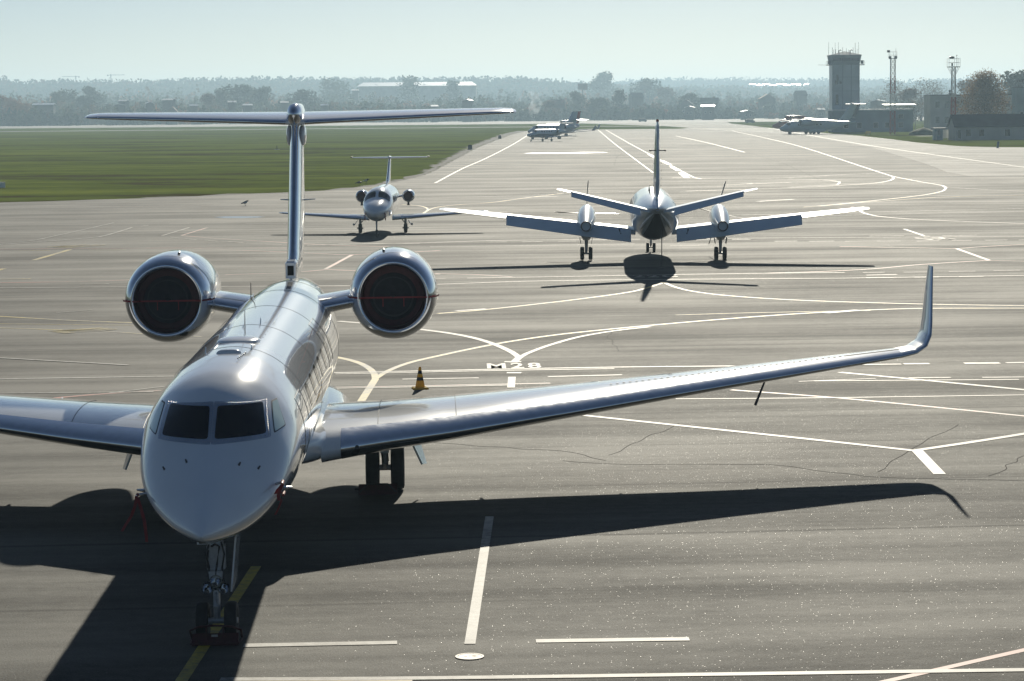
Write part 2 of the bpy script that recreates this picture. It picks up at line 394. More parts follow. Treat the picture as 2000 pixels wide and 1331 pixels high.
M['pw'] = paintmat('worn white line paint', (.40, .39, .355)); M['py'] = paintmat('worn yellow line paint', (.50, .38, .055)); M['pr'] = paintmat('worn red line paint', (.46, .15, .12))
M['pcrack'] = mat('crack filler', (.022, .021, .02), .95, spec=.1)
M['water'] = mat('standing water', (.05, .05, .05), .22, 0, 0, spec=.9)

# base ground to the horizon: earth and grass
base = sheet('ground', [[(-9000, -150, -.03), (9000, -150, -.03), (9000, 9000, -.03), (-9000, 9000, -.03)]], 'grass')
GL = [(-46.6, 210.1), (-44.3, 211.9), (-40.3, 214.4), (-36.3, 217.1), (-32.1, 219.8), (-28.0, 223.9), (-24.8, 227.5), (-21.1, 230.9), (-17.2, 236.5), (-14.4, 247.5), (-12.8, 258.5), (-11.3, 273.4), (-9.8, 299.7), (-8.8, 361.6), (-7.8, 428.9), (-6.5, 505.3), (-3.9, 604.1), (0.6, 765.8), (6.3, 892.4)]
FAR = [(20.3, 924), (39.4, 923), (64.1, 921)]
TX1 = [(70, 963), (68, 1060), (52, 1218), (40, 1330)]
TX2 = [(118, 1330), (108, 1194), (103.1, 1040), (97.6, 926)]
RE = [(93.5, 793), (88.8, 690), (91.5, 640), (88.9, 571), (84.6, 503), (84.4, 467), (87.9, 445), (93.2, 419), (140, 330), (260, 250)]
def jag(pl, a=.25, step=2.5):          # an irregular edge between asphalt and grass
    r_ = random.Random(3); out = []
    for p, q in zip(pl, pl[1:]):
        n = max(1, min(40, int(math.dist(p, q) / step)))
        for i in range(n):
            f = i / n; out.append((p[0] + (q[0] - p[0]) * f + r_.uniform(-a, a), p[1] + (q[1] - p[1]) * f + r_.uniform(-a, a) * 2))
    return out + [pl[-1]]
GLj = jag(GL)
outline = [(-260, 60), (-140, 160)] + GLj + FAR + TX1 + TX2 + jag(RE) + [(300, -20), (60, -60), (-60, -60)]
from mathutils.geometry import tessellate_polygon
def flat(name, pl, z, mats, kind='structure'):
    tri = tessellate_polygon([[Vector((x, y, 0)) for x, y in pl]])
    mb = MB(); mb.add([(x, y, z) for x, y in pl], [tuple(t) for t in tri]); 
    o = obj(name, mb, mats, smooth=0, up=True)
    o['kind'] = kind; return o
apron = flat('apron', outline, 0.0, 'asphalt')
flat('taxiway', [(66, 935), (82, 700), (67.5, 458.3), (54.9, 323.4), (50.1, 280), (49.5, 262), (75, 262), (128, 401), (84.3, 452), (85.5, 520), (91.5, 640), (93.5, 790), (97.2, 922)], .003, 'taxi')
# bare verge along the grass edge
vin = jag(GL, .8); vout = [(x - .9 - .0045 * abs(y - 200), y + 1.4) for x, y in jag(GL[4:], .9)]
flat('verge', vin[vin.index(min(vin, key=lambda p: math.dist(p, GL[4]))):] + vout[::-1], -.012, 'soil')
# the runway and its shoulder beyond the grass
flat('runway', [(-1500, 1560), (40, 1330), (118, 1330), (900, 1290), (900, 1520), (-1500, 2300)], .02, 'runway')
flat('taxiway', [(-1400, 1195), (20, 1090), (66, 1068), (67, 1085), (20, 1112), (-1400, 1260)], -.005, 'runway')
flat('side_road', [(104, 620), (120, 624), (175, 640), (175, 648), (119, 631), (103, 627)], -.01, 'runway')
flat('puddle', [(2.3, 431), (4.0, 436), (7.0, 437), (9.3, 434), (13, 437.4), (16.5, 434), (17.3, 430), (13.9, 425), (10.9, 421.3), (7.0, 423.5), (4.3, 422.4), (3.0, 425)], .005, 'water')
flat('puddle', [(-21.6, 177.7), (-20.9, 178.9), (-20.0, 179.0), (-18.8, 178.6), (-17.9, 177.6), (-18.3, 176.2), (-19.3, 175.7), (-20.6, 176.0)], .005, 'water')

# painted lines, cracks
MARKS = [('y',0.17,[(-4.67,19.36),(-4.47,31.35),(-4.31,40.23)]),('w',0.155,[(-0.45,45.01),(-0.64,34.11)]),('w',0.13,[(-3.86,34.15),(-1.68,34.25)]),('w',0.13,[(0.3,34.26),(2.49,34.3)]),('w',0.11,[(-3.95,32.08),(-1.41,32.04),(2.7,32.1),(6.97,32.19),(18.97,32.45)]),('y',0.1,[(-15.04,31.66),(-3.04,31.9),(-1.37,31.93)]),('r',0.16,[(-4.52,23.99),(4.81,31.55),(7.25,33.53),(16.58,41.08)]),('w',0.14,[(1.39,60.36),(3.67,58.19),(5.91,56.08),(7.48,54.57),(8.82,53.23)]),('w',0.14,[(8.82,53.23),(10.37,54.54),(12.08,56.08),(22.51,65.46)]),('w',0.25,[(8.9,53.31),(8.78,49.75)]),('r',0.12,[(5.88,65.23),(8.64,63.02),(12.68,58.88),(22.96,48.35)]),('w',0.16,[(9.35,69.3),(11.33,67.13),(13.85,64.32),(24.58,52.35)]),('w',0.08,[(4.26,63.26),(7.99,63.18),(13.65,63.41),(29.49,64.03)]),('w',0.06,[(7.92,67.05),(10.13,67.63)]),('w',0.1,[(11.06,67.68),(12.24,67.7)]),('w',0.1,[(13.1,67.63),(14.55,67.63),(31.46,67.66)]),('w',0.09,[(8.35,67.14),(14.0,67.03)]),('w',0.13,[(-32.1,68.59),(-14.71,69.67),(-9.76,69.98),(-5.14,70.46),(-0.76,70.97),(3.0,71.27),(7.51,71.29),(11.44,71.36)]),('w',0.11,[(-5.11,70.11),(-0.75,70.62),(2.98,70.85)]),('w',0.2,[(11.52,71.43),(12.28,71.43)]),('w',0.24,[(13.3,71.41),(14.35,71.41)]),('w',0.16,[(14.54,71.44),(15.38,71.51),(33.2,72.94)]),('w',0.12,[(-3.11,68.59),(-0.95,68.73)]),('w',0.12,[(1.01,68.89),(3.13,69.17)]),('r',0.1,[(-4.87,66.75),(-2.13,66.96),(1.05,67.26)]),('w',0.1,[(-4.85,66.44),(-2.12,66.64),(-0.01,66.84)]),('w',0.1,[(-30.47,65.99),(-13.96,66.04),(-9.78,66.06)]),('r',0.14,[(-12.39,64.73),(-11.11,65.69),(-9.62,66.41)]),('w',0.09,[(-10.94,65.91),(-9.67,67.29)]),('w',0.21,[(-0.01,68.91),(-0.04,66.22)]),('w',0.18,[(-0.24,73.11),(0.27,73.06)]),('w',0.18,[(-0.16,70.01),(0.26,69.97)]),('w',0.22,[(0.04,72.86),(0.23,74.52)]),('w',0.2,[(0.23,74.21),(-0.0,75.97),(-0.5,78.36),(-1.19,80.74),(-2.09,82.7),(-3.2,84.37),(-4.72,86.37),(-6.3,88.02)]),('w',0.16,[(0.2,74.06),(0.44,75.45),(1.15,78.02),(2.22,80.93),(3.5,83.07),(4.81,84.51)]),('y',0.21,[(-3.99,61.61),(-3.88,68.72)]),('y',0.19,[(-3.88,68.72),(-3.99,70.08),(-4.2,71.5),(-4.55,72.99),(-5.02,74.24),(-5.56,75.23)]),('y',0.17,[(-3.89,68.86),(-3.6,71.02),(-3.09,73.15),(-2.23,75.23),(-1.15,77.57),(-0.0,79.71),(1.73,82.1),(4.47,84.75),(7.35,87.14),(10.34,89.22),(13.38,90.71),(15.37,91.18),(19.51,90.81),(42.12,88.77)]),('y',0.16,[(-37.98,104.79),(-19.27,91.59),(-17.93,90.65),(-16.4,89.58),(-13.74,88.2)]),('y',0.12,[(-38.03,95.37),(-18.23,86.6),(-15.81,85.52)]),('y',0.12,[(-14.33,84.87),(-12.45,83.5)]),('y',0.12,[(-10.88,82.67),(-10.51,82.44)]),('y',0.07,[(-40.08,93.38),(-18.59,88.31),(-13.57,87.13)]),('w',0.08,[(-17.39,92.89),(-16.25,94.19)]),('w',0.14,[(-49.11,107.42),(-22.43,106.76),(-16.68,106.62),(-8.01,106.08),(-3.33,106.39),(0.7,107.76),(7.29,107.99),(14.76,107.78),(15.67,107.82)]),('w',0.2,[(15.73,107.91),(16.93,107.87)]),('w',0.2,[(17.84,107.91),(18.94,107.99)]),('w',0.2,[(19.84,108.06),(20.94,108.11)]),('w',0.16,[(15.67,107.82),(23.28,108.41),(50.3,110.54)]),('w',0.16,[(15.97,109.56),(17.39,109.83)]),('w',0.1,[(16.07,111.35),(17.08,111.38)]),('w',0.1,[(17.92,111.26),(19.09,111.26)]),('w',0.1,[(20.02,111.48),(21.24,111.48)]),('w',0.1,[(22.11,111.71),(23.37,111.89)]),('r',0.14,[(-50.66,108.69),(-23.15,110.21),(-19.7,110.4),(-17.33,111.24)]),('w',0.1,[(-19.26,108.54),(-17.96,108.69)]),('r',0.1,[(-3.55,113.47),(-1.63,112.48),(0.03,110.86)]),('w',0.13,[(-2.01,110.12),(2.35,110.53),(7.51,111.18),(11.74,111.44),(15.26,111.47)]),('w',0.09,[(-3.44,109.99),(-2.98,109.92)]),('y',0.2,[(6.32,105.09),(6.68,106.62)]),('y',0.17,[(6.49,106.01),(5.91,103.61),(4.9,100.81),(2.68,97.24),(0.01,93.73),(-1.54,91.99),(-2.77,90.96)]),('y',0.17,[(6.66,106.3),(6.9,103.78),(7.46,101.05),(8.71,98.36),(11.29,95.64),(15.71,93.2),(19.74,91.86),(41.52,84.59)]),('w',0.3,[(11.51,89.54),(12.95,90.64)]),('w',0.2,[(-2.12,92.06),(-0.97,92.87)]),('y',0.08,[(6.02,89.27),(8.53,89.88),(13.35,90.48)]),('w',0.14,[(-11.59,138.63),(-5.24,140.19),(-0.24,142.06),(7.5,141.78)]),('w',0.14,[(9.59,141.96),(17.89,141.58),(30.25,141.01),(65.47,139.37)]),('w',0.1,[(-1.3,140.31),(-0.24,140.39)]),('w',0.1,[(0.64,140.23),(1.82,140.3)]),('w',0.1,[(2.71,140.41),(3.74,140.5)]),('w',0.1,[(-4.51,135.85),(6.95,136.97)]),('w',0.1,[(8.81,134.57),(10.9,135.23)]),('w',0.08,[(18.82,137.52),(20.87,137.7)]),('w',0.14,[(10.66,140.36),(11.73,140.45)]),('w',0.14,[(12.74,140.54),(13.8,140.46)]),('w',0.14,[(14.94,138.22),(16.22,138.21)]),('w',0.14,[(16.85,137.88),(18.29,137.89)]),('w',0.14,[(20.61,137.31),(21.93,137.24)]),('w',0.14,[(22.77,136.92),(24.07,137.12)]),('w',0.14,[(24.8,137.21),(25.95,137.32)]),('w',0.14,[(26.67,137.19),(27.92,137.24)]),('w',0.14,[(28.56,137.12),(29.45,137.24),(63.49,141.5)]),('w',0.12,[(20.99,142.85),(23.04,142.93)]),('w',0.12,[(25.21,142.64),(27.27,142.73)]),('r',0.12,[(17.86,132.5),(20.96,130.98),(23.67,129.54)]),('r',0.12,[(23.67,129.54),(26.03,131.59),(28.58,133.16),(56.89,150.68)]),('r',0.22,[(23.67,129.54),(23.42,119.37)]),('r',0.12,[(23.42,119.37),(19.67,116.75),(16.77,113.77),(14.2,112.33),(11.76,111.62)]),('r',0.1,[(23.42,119.37),(25.38,118.25),(51.08,103.63)]),('w',0.22,[(24.3,150.72),(24.15,142.73)]),('w',0.2,[(24.0,142.17),(24.4,142.1)]),('w',0.22,[(25.82,184.75),(25.12,172.99)]),('w',0.2,[(25.17,173.84),(25.39,168.74),(26.65,164.48),(28.79,160.97),(33.39,155.66),(58.87,126.25)]),('w',0.1,[(16.36,172.41),(25.85,175.44),(38.55,179.76),(81.1,194.22)]),('w',0.1,[(14.18,167.97),(25.23,171.27),(37.43,174.53),(79.58,185.8)]),('y',0.2,[(40.16,225.48),(38.4,217.42),(34.98,207.87),(28.94,196.49),(23.66,187.26)]),('w',0.25,[(73.98,815.37),(57.8,499.06),(41.6,267.27),(41.13,244.51),(41.13,232.85),(40.2,225.47)]),('w',0.16,[(40.62,228.35),(43.06,220.25),(45.85,213.9),(67.39,164.95)]),('y',0.14,[(22.28,185.61),(28.63,194.37),(36.43,203.78),(44.28,206.55),(92.99,223.7)]),('w',0.22,[(41.4,265.27),(40.37,257.64),(38.49,248.93),(35.52,241.17),(29.47,233.31),(24.11,228.81),(16.08,223.89)]),('w',0.2,[(33.28,247.08),(31.89,238.99),(29.86,236.37),(26.47,232.67)]),('w',0.18,[(33.28,247.08),(32.69,254.55),(29.51,259.43)]),('w',0.2,[(32.62,907.54),(22.96,538.87),(16.93,289.68)]),('w',0.22,[(35.34,904.28),(26.23,536.57),(22.22,361.79),(20.15,268.65),(20.51,262.51)]),('w',0.18,[(19.85,264.71),(24.24,261.24),(29.41,263.4),(36.81,273.26),(43.53,279.69)]),('w',0.7,[(23.15,407.49),(22.3,369.36)]),('w',0.7,[(22.14,358.14),(21.6,331.37)]),('w',0.7,[(21.09,319.54),(20.55,298.09)]),('w',0.7,[(20.13,288.48),(19.29,266.91)]),('w',0.3,[(45.96,678.74),(43.43,541.07),(40.09,417.87)]),('w',0.12,[(24.42,384.5),(40.98,388.97)]),('w',0.5,[(17.84,269.46),(18.88,269.09)]),('w',0.3,[(5.17,730.51),(1.4,571.56),(-2.01,446.8),(-4.39,370.53),(-6.19,322.12),(-7.91,256.89)]),('w',0.12,[(-89.97,188.55),(-41.39,197.91),(-29.28,200.24),(-20.14,201.24)]),('w',0.1,[(-7.88,212.03),(0.12,216.19),(11.46,225.23)]),('w',0.3,[(1.23,212.07),(4.15,213.8)]),('y',0.2,[(-6.54,177.54),(-6.32,186.61)]),('y',0.16,[(-6.32,186.61),(-6.65,191.61),(-7.5,195.95),(-8.84,198.42)]),('y',0.16,[(-6.32,186.61),(-5.75,192.41),(-4.03,197.22),(-1.58,200.99),(1.0,209.66),(4.77,221.56)]),('w',0.25,[(21.08,240.74),(24.25,244.78)]),('w',0.35,[(20.0,197.69),(23.33,201.37)]),('w',0.3,[(23.6,243.29),(28.35,246.93)]),('w',0.12,[(15.62,224.03),(24.11,228.81)]),('w',0.14,[(-46.35,111.87),(-30.19,144.05),(-28.88,146.65),(-28.48,151.96),(-28.08,159.7),(-27.63,169.8)]),('w',0.16,[(-49.45,112.81),(-29.89,142.62),(-27.08,146.9),(-25.41,150.77),(-25.25,162.63)]),('w',0.16,[(-21.63,151.3),(-21.32,161.84)]),('r',0.16,[(-20.46,151.39),(-20.1,161.6)]),('r',0.12,[(-20.46,151.39),(-17.91,147.58),(-14.4,143.48),(-10.45,138.96),(-6.84,136.76)]),('w',0.1,[(-20.88,149.32),(-20.13,147.99)]),('w',0.1,[(-19.73,147.32),(-18.82,145.99)]),('w',0.1,[(-18.24,145.31),(-17.33,144.0)]),('w',0.1,[(-16.64,143.32),(-15.6,142.02)]),('r',0.12,[(-63.36,139.79),(-28.92,137.96),(-20.16,137.5),(-12.53,136.2)]),('r',0.1,[(-17.73,136.58),(-12.17,132.19),(-8.34,128.75)]),('y',0.1,[(-28.0,136.29),(-25.74,136.17)]),('y',0.1,[(-23.55,136.05),(-21.45,135.94)]),('y',0.3,[(-24.89,126.93),(-24.73,136.75)]),('y',0.25,[(-51.8,113.16),(-23.65,112.63),(-22.22,112.61)]),('y',0.3,[(-25.7,89.12),(-25.09,118.81),(-25.05,120.35)]),('r',0.2,[(-8.96,117.58),(-8.43,129.23)]),('r',0.12,[(-13.41,114.17),(-10.62,115.21),(-8.83,117.18)]),('r',0.12,[(-8.83,117.18),(-3.3,113.08)]),('r',0.12,[(-8.37,129.22),(-3.84,132.25)]),('w',0.12,[(-9.94,139.93),(-5.22,139.64)]),('w',0.1,[(-14.85,139.19),(-13.12,139.42)]),('w',0.08,[(-23.45,167.4),(-19.68,168.14)]),('w',0.08,[(-24.87,163.99),(-24.56,165.39)]),('w',0.08,[(-29.05,169.32),(-27.21,168.94)]),('w',0.08,[(-18.06,166.29),(-15.29,166.47)]),('w',0.12,[(-32.35,85.26),(-15.98,75.75),(-11.59,73.19)]),('w',0.3,[(97.61,926.43),(70.14,476.47),(62.5,291.69),(60.02,231.74)])]
MARKS = [(k, .09 if (k == 'r' and min(p[1] for p in pl) < 33) else w_, pl) for k, w_, pl in MARKS]
def ribbon(mb, pl, wd, z):
    pl = [Vector((x, y)) for x, y in pl]; out = [pl[0]]
    if len(pl) > 2:                       # smooth the curves
        for i in range(len(pl) - 1):
            p0, p1, p2, p3 = pl[max(i - 1, 0)], pl[i], pl[i + 1], pl[min(i + 2, len(pl) - 1)]
            ln = (p2 - p1).length                     # equal tangents: no overshoot beside a long neighbour
            if (p1 - p0).length > ln: p0 = p1 + (p0 - p1).normalized() * ln
            if (p3 - p2).length > ln: p3 = p2 + (p3 - p2).normalized() * ln
            n = 6
            for k in range(1, n + 1):
                t = k / n
                out.append(.5 * ((2 * p1) + (p2 - p0) * t + (2 * p0 - 5 * p1 + 4 * p2 - p3) * t * t + (3 * p1 - p0 - 3 * p2 + p3) * t ** 3))
    else: out = pl
    vs = []
    for i, p in enumerate(out):
        d = (out[min(i + 1, len(out) - 1)] - out[max(i - 1, 0)]); d = d.normalized() if d.length > 1e-6 else Vector((1, 0))
        k = wd * (1.0 + .7 * abs(d.x)) / 2
        nrm = Vector((-d.y, d.x)) * k
        vs += [(*(p + nrm), z), (*(p - nrm), z)]
    mb.add(vs, [(2 * i, 2 * i + 1, 2 * i + 3, 2 * i + 2) for i in range(len(out) - 1)])
for key, nm, z in (('r', 'red_marking', .004), ('y', 'yellow_marking', .006), ('w', 'white_marking', .008)):
    mb = MB(); n_ = 0
    for k, wd, pl in MARKS:
        if k == key:
            n_ += 1; zz = z + n_ * 6e-5
            ribbon(mb, pl, wd, zz)
    o = obj(nm, mb, 'p' + key, smooth=0, up=True); o['kind'] = 'structure'
mb = MB()
rr = random.Random(11)
for pl, wd in (([(2.1, 53.0), (3.1, 55.8), (4.0, 58.3)], .05), ([(7.6, 50.2), (9.3, 54.8), (10.6, 57.6)], .05), ([(9.8, 49.5), (11.1, 52.4)], .05), ([(1.0, 52.2), (2.5, 51.6), (5.4, 51.4), (7.3, 49.5), (10.6, 48.7)], .06), ([(-2.2, 55.5), (1.2, 53.6), (2.0, 52.2)], .06), ([(3.4, 76), (3.2, 81), (3.6, 84)], .05), ([(9.5, 44), (13, 51)], .04), ([(-12, 60), (-4, 61), (2, 60.6)], .04), ([(-16, 78.5), (-6, 79), (6, 79.2), (20, 80)], .05), ([(-24, 101), (-8, 101.5), (14, 102.2)], .06), ([(14, 330), (17, 390), (24, 480), (26, 560)], .12), ([(32, 250), (37, 330), (41, 430)], .12)):
    fine = []
    for p, q in zip(pl, pl[1:]):
        n = max(3, int(math.dist(p, q) / .5)); n = min(n, 40)
        fine += [(p[0] + (q[0] - p[0]) * k / n + rr.uniform(-.07, .07), p[1] + (q[1] - p[1]) * k / n + rr.uniform(-.07, .07)) for k in range(n)]
    ribbon(mb, fine + [pl[-1]], wd * .34, .003)
o = obj('asphalt_crack', mb, 'pcrack', smooth=0, up=True); o['kind'] = 'structure'
def ground_text(body, x, y, wd, ht, rz, mat_, z=.016, shear=0):
    cu = bpy.data.curves.new('lettering', 'FONT'); cu.body = body; cu.align_x = 'CENTER'; cu.align_y = 'CENTER'; cu.offset = .025; cu.shear = shear; cu.space_character = 1.25
    t = bpy.data.objects.new('tmp', cu); COL.objects.link(t)
    me = bpy.data.meshes.new_from_object(t); bpy.data.objects.remove(t)
    xs = [v.co.x for v in me.vertices]; ys = [v.co.y for v in me.vertices]
    for v in me.vertices:
        a = ((v.co.x - (min(xs) + max(xs)) / 2) / (max(xs) - min(xs)) * wd, (v.co.y - (min(ys) + max(ys)) / 2) / (max(ys) - min(ys)) * ht)
        c, s_ = math.cos(rz), math.sin(rz); v.co = (x + a[0] * c - a[1] * s_, y + a[0] * s_ + a[1] * c, z)
    me.materials.append(M[mat_]); o = bpy.data.objects.new('stand_lettering', me); COL.objects.link(o); o['kind'] = 'structure'; return o
ground_text('M28', 0.05, 71.9, 1.6, 1.5, .02, 'pw')
ground_text('S1M', 24.2, 139.3, 1.7, 2.4, .25, 'pw', .02)
ground_text('22C', 6.5, 110.2, 2.0, 1.5, 0, 'pw', .018)
ground_text('M22', -15.0, 85.2, 1.2, 2.2, -.9, 'py', .016)
ground_text('M22', -24.9, 140.2, 1.8, 3.2, -.6, 'py', .02)

# ================================================================ the large business jet in front (local frame: x right in the photo, y aft, z up; origin under the nose gear)
jet = thing('business_jet', 'large white twin-engine business jet with upturned wingtip facing the camera in the foreground', 'airplane', (-4.285, 34.632, 0), .034, ry=-.0036)
JF = Fuse([(-2.05, 1.86, 1.84, .012, 1.85, 2), (-2.0, 1.915, 1.79, .065, 1.852, 1.9), (-1.85, 2.015, 1.735, .165, 1.86, 1.75), (-1.5, 2.225, 1.66, .37, 1.885, 1.60), (-1.0, 2.53, 1.57, .635, 1.98, 1.55), (-.5, 2.815, 1.50, .86, 2.12, 1.57), (-.2, 2.99, 1.47, .96, 2.21, 1.60),
 (.1, 3.21, 1.455, 1.035, 2.31, 1.62), (.5, 3.48, 1.44, 1.105, 2.43, 1.68), (.9, 3.635, 1.43, 1.15, 2.5, 1.78), (1.4, 3.74, 1.42, 1.185, 2.57, 1.92), (2.2, 3.80, 1.41, 1.205, 2.6, 2), (3.2, 3.84, 1.40, 1.22, 2.62, 2), (5, 3.85, 1.40, 1.22, 2.63, 2), (15, 3.85, 1.40, 1.22, 2.63, 2), (17, 3.84, 1.45, 1.20, 2.66, 2), (19, 3.82, 1.66, 1.10, 2.76, 2), (21, 3.76, 2.00, .93, 2.90, 2), (23, 3.66, 2.42, .68, 3.06, 2), (25, 3.52, 2.84, .36, 3.18, 2), (25.9, 3.42, 2.98, .22, 3.2, 2)])
mb = MB(); JF.mesh(mb, sorted(set([-2.05, -2.04, -2.02, -2, -1.95, -1.9, -1.8, -1.7, -1.6] + list(np.arange(-1.5, 3.2, .1).round(3)) + list(np.arange(3.2, 26, .4).round(3)) + [25.9])), 96)
FM = mb                                                    # seams, rivets and fasteners go into this mesh as surface pattern
H = math.pi / 2
def q4(s, ti, pts): return [(y, H - s * t) for y, t in pts]
for s in (1, -1):
    mb = MB(); JF.patch(mb, q4(s, 0, [(-.39, .008), (.37, .008), (1.02, .735), (.27, .925)]), .006, 14, 40, straight=True)
    FRM = mb; mb = MB(); JF.patch(mb, q4(s, 0, [(-.28, .09), (.29, .085), (.82, .675), (.25, .845)]), .010, 14, 18, straight=True)
    PANE = mb; mb = FRM                                    # bolts round the frame
    edge = [((-.335, .045), (.335, .045)), ((.335, .045), (.93, .705)), ((.93, .705), (.26, .885)), ((.26, .885), (-.335, .045))]
    for (a0, b0), (a1, b1) in edge:
        n = 16
        for k in range(n):
            f = k / n; mb.ball(JF.on(JF.pt(a0, H - s * b0).lerp(JF.pt(a1, H - s * b1), f), .009), .008, 6, 4, 1)
    fr = obj('windscreen', FRM, ['frame', 'metal_dull'], jet, 50); obj('pane', PANE, 'glass', fr, 50)
    mb = MB(); JF.patch(mb, q4(s, 0, [(1.04, .765), (1.27, .82), (.86, 1.08), (.39, .955)]), .004, 12, 20, straight=True)
    sw = obj('side_window', mb, 'seam', jet, 50)
    mb = MB(); JF.patch(mb, q4(s, 0, [(1.025, .782), (1.23, .83), (.84, 1.063), (.425, .957)]), .008, 12, 16, straight=True)
    obj('side_pane', mb, 'sideglass', sw, 50)
    for k in range(7):                                     # oval cabin windows
        y = 4.6 + k * 1.42; mb = MB(); JF.patch(mb, q4(s, 0, [(y - .30, 1.10), (y + .30, 1.10), (y + .30, 1.42), (y - .30, 1.42)]), .004, 10, 2.3); obj('cabin_window', mb, 'glass', jet, 50)
mb = FM                                                  # dotted fastener line over the crown and round the radome
for k in range(64):
    th = H - 1.15 + 2.3 * k / 63; y = 2.05 - .75 * (abs(th - H) / 1.15) ** 2
    p, e = JF.pt(y, th, .002), JF.pt(y, th + .011, .002)
    c = (p + e) / 2; d = (e - p).normalized(); n_ = (c - Vector((0, y, 2.6))).normalized(); t_ = d.cross(n_)
    mb.add([c + d * .013 + t_ * .008, c - d * .013 + t_ * .008, c - d * .013 - t_ * .008, c + d * .013 - t_ * .008], [(0, 1, 2, 3)], 1)
def skin_line(pts, wd=.006, n=10):
    mb = MB(); fine = []
    for p, q in zip(pts, pts[1:]):
        fine += [(p[0] + (q[0] - p[0]) * k / n, p[1] + (q[1] - p[1]) * k / n) for k in range(n)]
    fine.append(pts[-1]); mb.tube([JF.pt(a, b, .001) for a, b in fine], wd, 5); return mb
mb = FM
for pts in ([(2.3, H - 1.05), (2.3, H - 1.9), (3.35, H - 1.9), (3.35, H - 1.05), (2.3, H - 1.05)], [(11.5, H - .75), (11.5, H - 1.5), (13, H - 1.5), (13, H - .75), (11.5, H - .75)]):
    t = skin_line(pts, .005); mb.add(t.v, t.f, 1)
for y in (4.0, 8.0, 12.2, 16.4, 19.6):
    t = skin_line([(y, a) for a in np.linspace(-.3, math.pi + .3, 8)], .0025); mb.add(t.v, t.f, 1)
# the crown: dome, fairing, blade aerials
mb = MB()
rings = []
for a in np.linspace(0, 1, 9):
    r = math.cos(a * math.pi / 2) ** 1.0; rings.append([(.36 * r * math.cos(t), 5.2 + .50 * r * math.sin(t), 3.80 + .085 * math.sin(a * math.pi / 2) + .025) for t in np.linspace(0, 2 * math.pi, 32, endpoint=False)])
mb.loft(rings, True); obj('satcom_dome', mb, 'paint', jet, 60)
mb = MB(); rings = []
for a in np.linspace(0, 1, 7):
    r = math.cos(a * math.pi / 2) ** .6; rings.append([(.20 * r * math.cos(t), 3.15 + .11 * r * math.sin(t), 3.815 + .075 * math.sin(a * math.pi / 2)) for t in np.linspace(0, 2 * math.pi, 24, endpoint=False)])
mb.loft(rings, True); obj('oval_fairing', mb, 'paint', jet, 60)
def blade_aerial(x, y, z, h, c, sweep=.1, nm='blade_aerial', mt='paint2'):
    mb = MB(); r = []
    for f in (0, .5, 1): r.append([(x + .012 * a * (1 - .5 * f), y + sweep * f + c * (1 - .55 * f) * b, z + h * f) for a, b in ((0, 0), (1, .3), (.6, .8), (0, 1), (-.6, .8), (-1, .3))])
    mb.loft(r); return obj(nm, mb, mt, jet, 30)
blade_aerial(.04, 5.95, 3.83, .44, .16)
for x, y, h in ((-.42, 3.75, .10), (.30, 3.8, .08), (.14, 8.3, .10), (-.10, 7.4, .05)): blade_aerial(x, y, JF.pt(y, math.acos(x / 1.22)).z - .01, h, .09)
blade_aerial(-.55, 15.6, 3.70, .36, .10, .05, 'whip_aerial', 'seam'); blade_aerial(-.50, 15.45, 3.71, .13, .22)
mb = FM
for k in range(6): mb.ball((.20 + .01 * k, 2.35 + k * .17, 3.825), .014, 8, 5, 2)
for k in range(8): mb.ball((.34, 6 + k * .6, 3.80), .010, 6, 4, 2)
fus = obj('fuselage', FM, ['paint', 'seam', 'metal_dull'], jet, 60)
# small vanes and drain holes on the nose
for y, t in ((-.60, .62), (-.60, -.50), (-.42, .92), (-.42, -.90)):
    p = JF.pt(y, H - t, -.004); q = JF.pt(y + .05, H - t, .022); mb = MB(); mb.tube([p, q], [.016, .011], 8); obj('nose_vane', mb, 'seam', jet)
for s, y, t in ((1, -.30, 1.36), (-1, -.25, 1.62)):
    p = JF.pt(y, H - s * t, -.01); q = JF.pt(y, H - s * t, .12)
    mb = MB(); mb.tube([p, q, q + Vector((0, -.16, 0))], [.02, .018, .014], 10); obj('pitot_probe', mb, 'metal_dull', jet)
for s in (1, -1):
    p = JF.pt(.0, H - s * 1.75, .0); q = JF.pt(.1, H - s * 1.75, .10); mb = MB(); mb.tube([p, q], [.03, .012], 8); obj('ice_probe', mb, 'metal_dull', jet)
# ---- belly fairing at the wing root
mb = MB(); rings = []
for y, hw, zt, zb in ((6.9, .45, 1.70, 1.40), (7.5, .80, 1.86, 1.36), (8.2, 1.13, 1.98, 1.29), (8.6, 1.22, 1.98, 1.24), (9.6, 1.40, 1.98, 1.14), (12, 1.52, 1.96, 1.08), (15, 1.46, 1.95, 1.10), (16.6, 1.2, 1.9, 1.2), (18, .6, 1.78, 1.42)):
    zc = (zt + zb) / 2; rings.append([(hw * math.copysign(abs(math.cos(t)) ** .55, math.cos(t)), y, zc + (zt - zb) / 2 * math.copysign(abs(math.sin(t)) ** .7, math.sin(t))) for t in np.linspace(0, 2 * math.pi, 40, endpoint=False)])
mb.loft(rings); obj('belly_fairing', mb, 'paint', jet, 50)
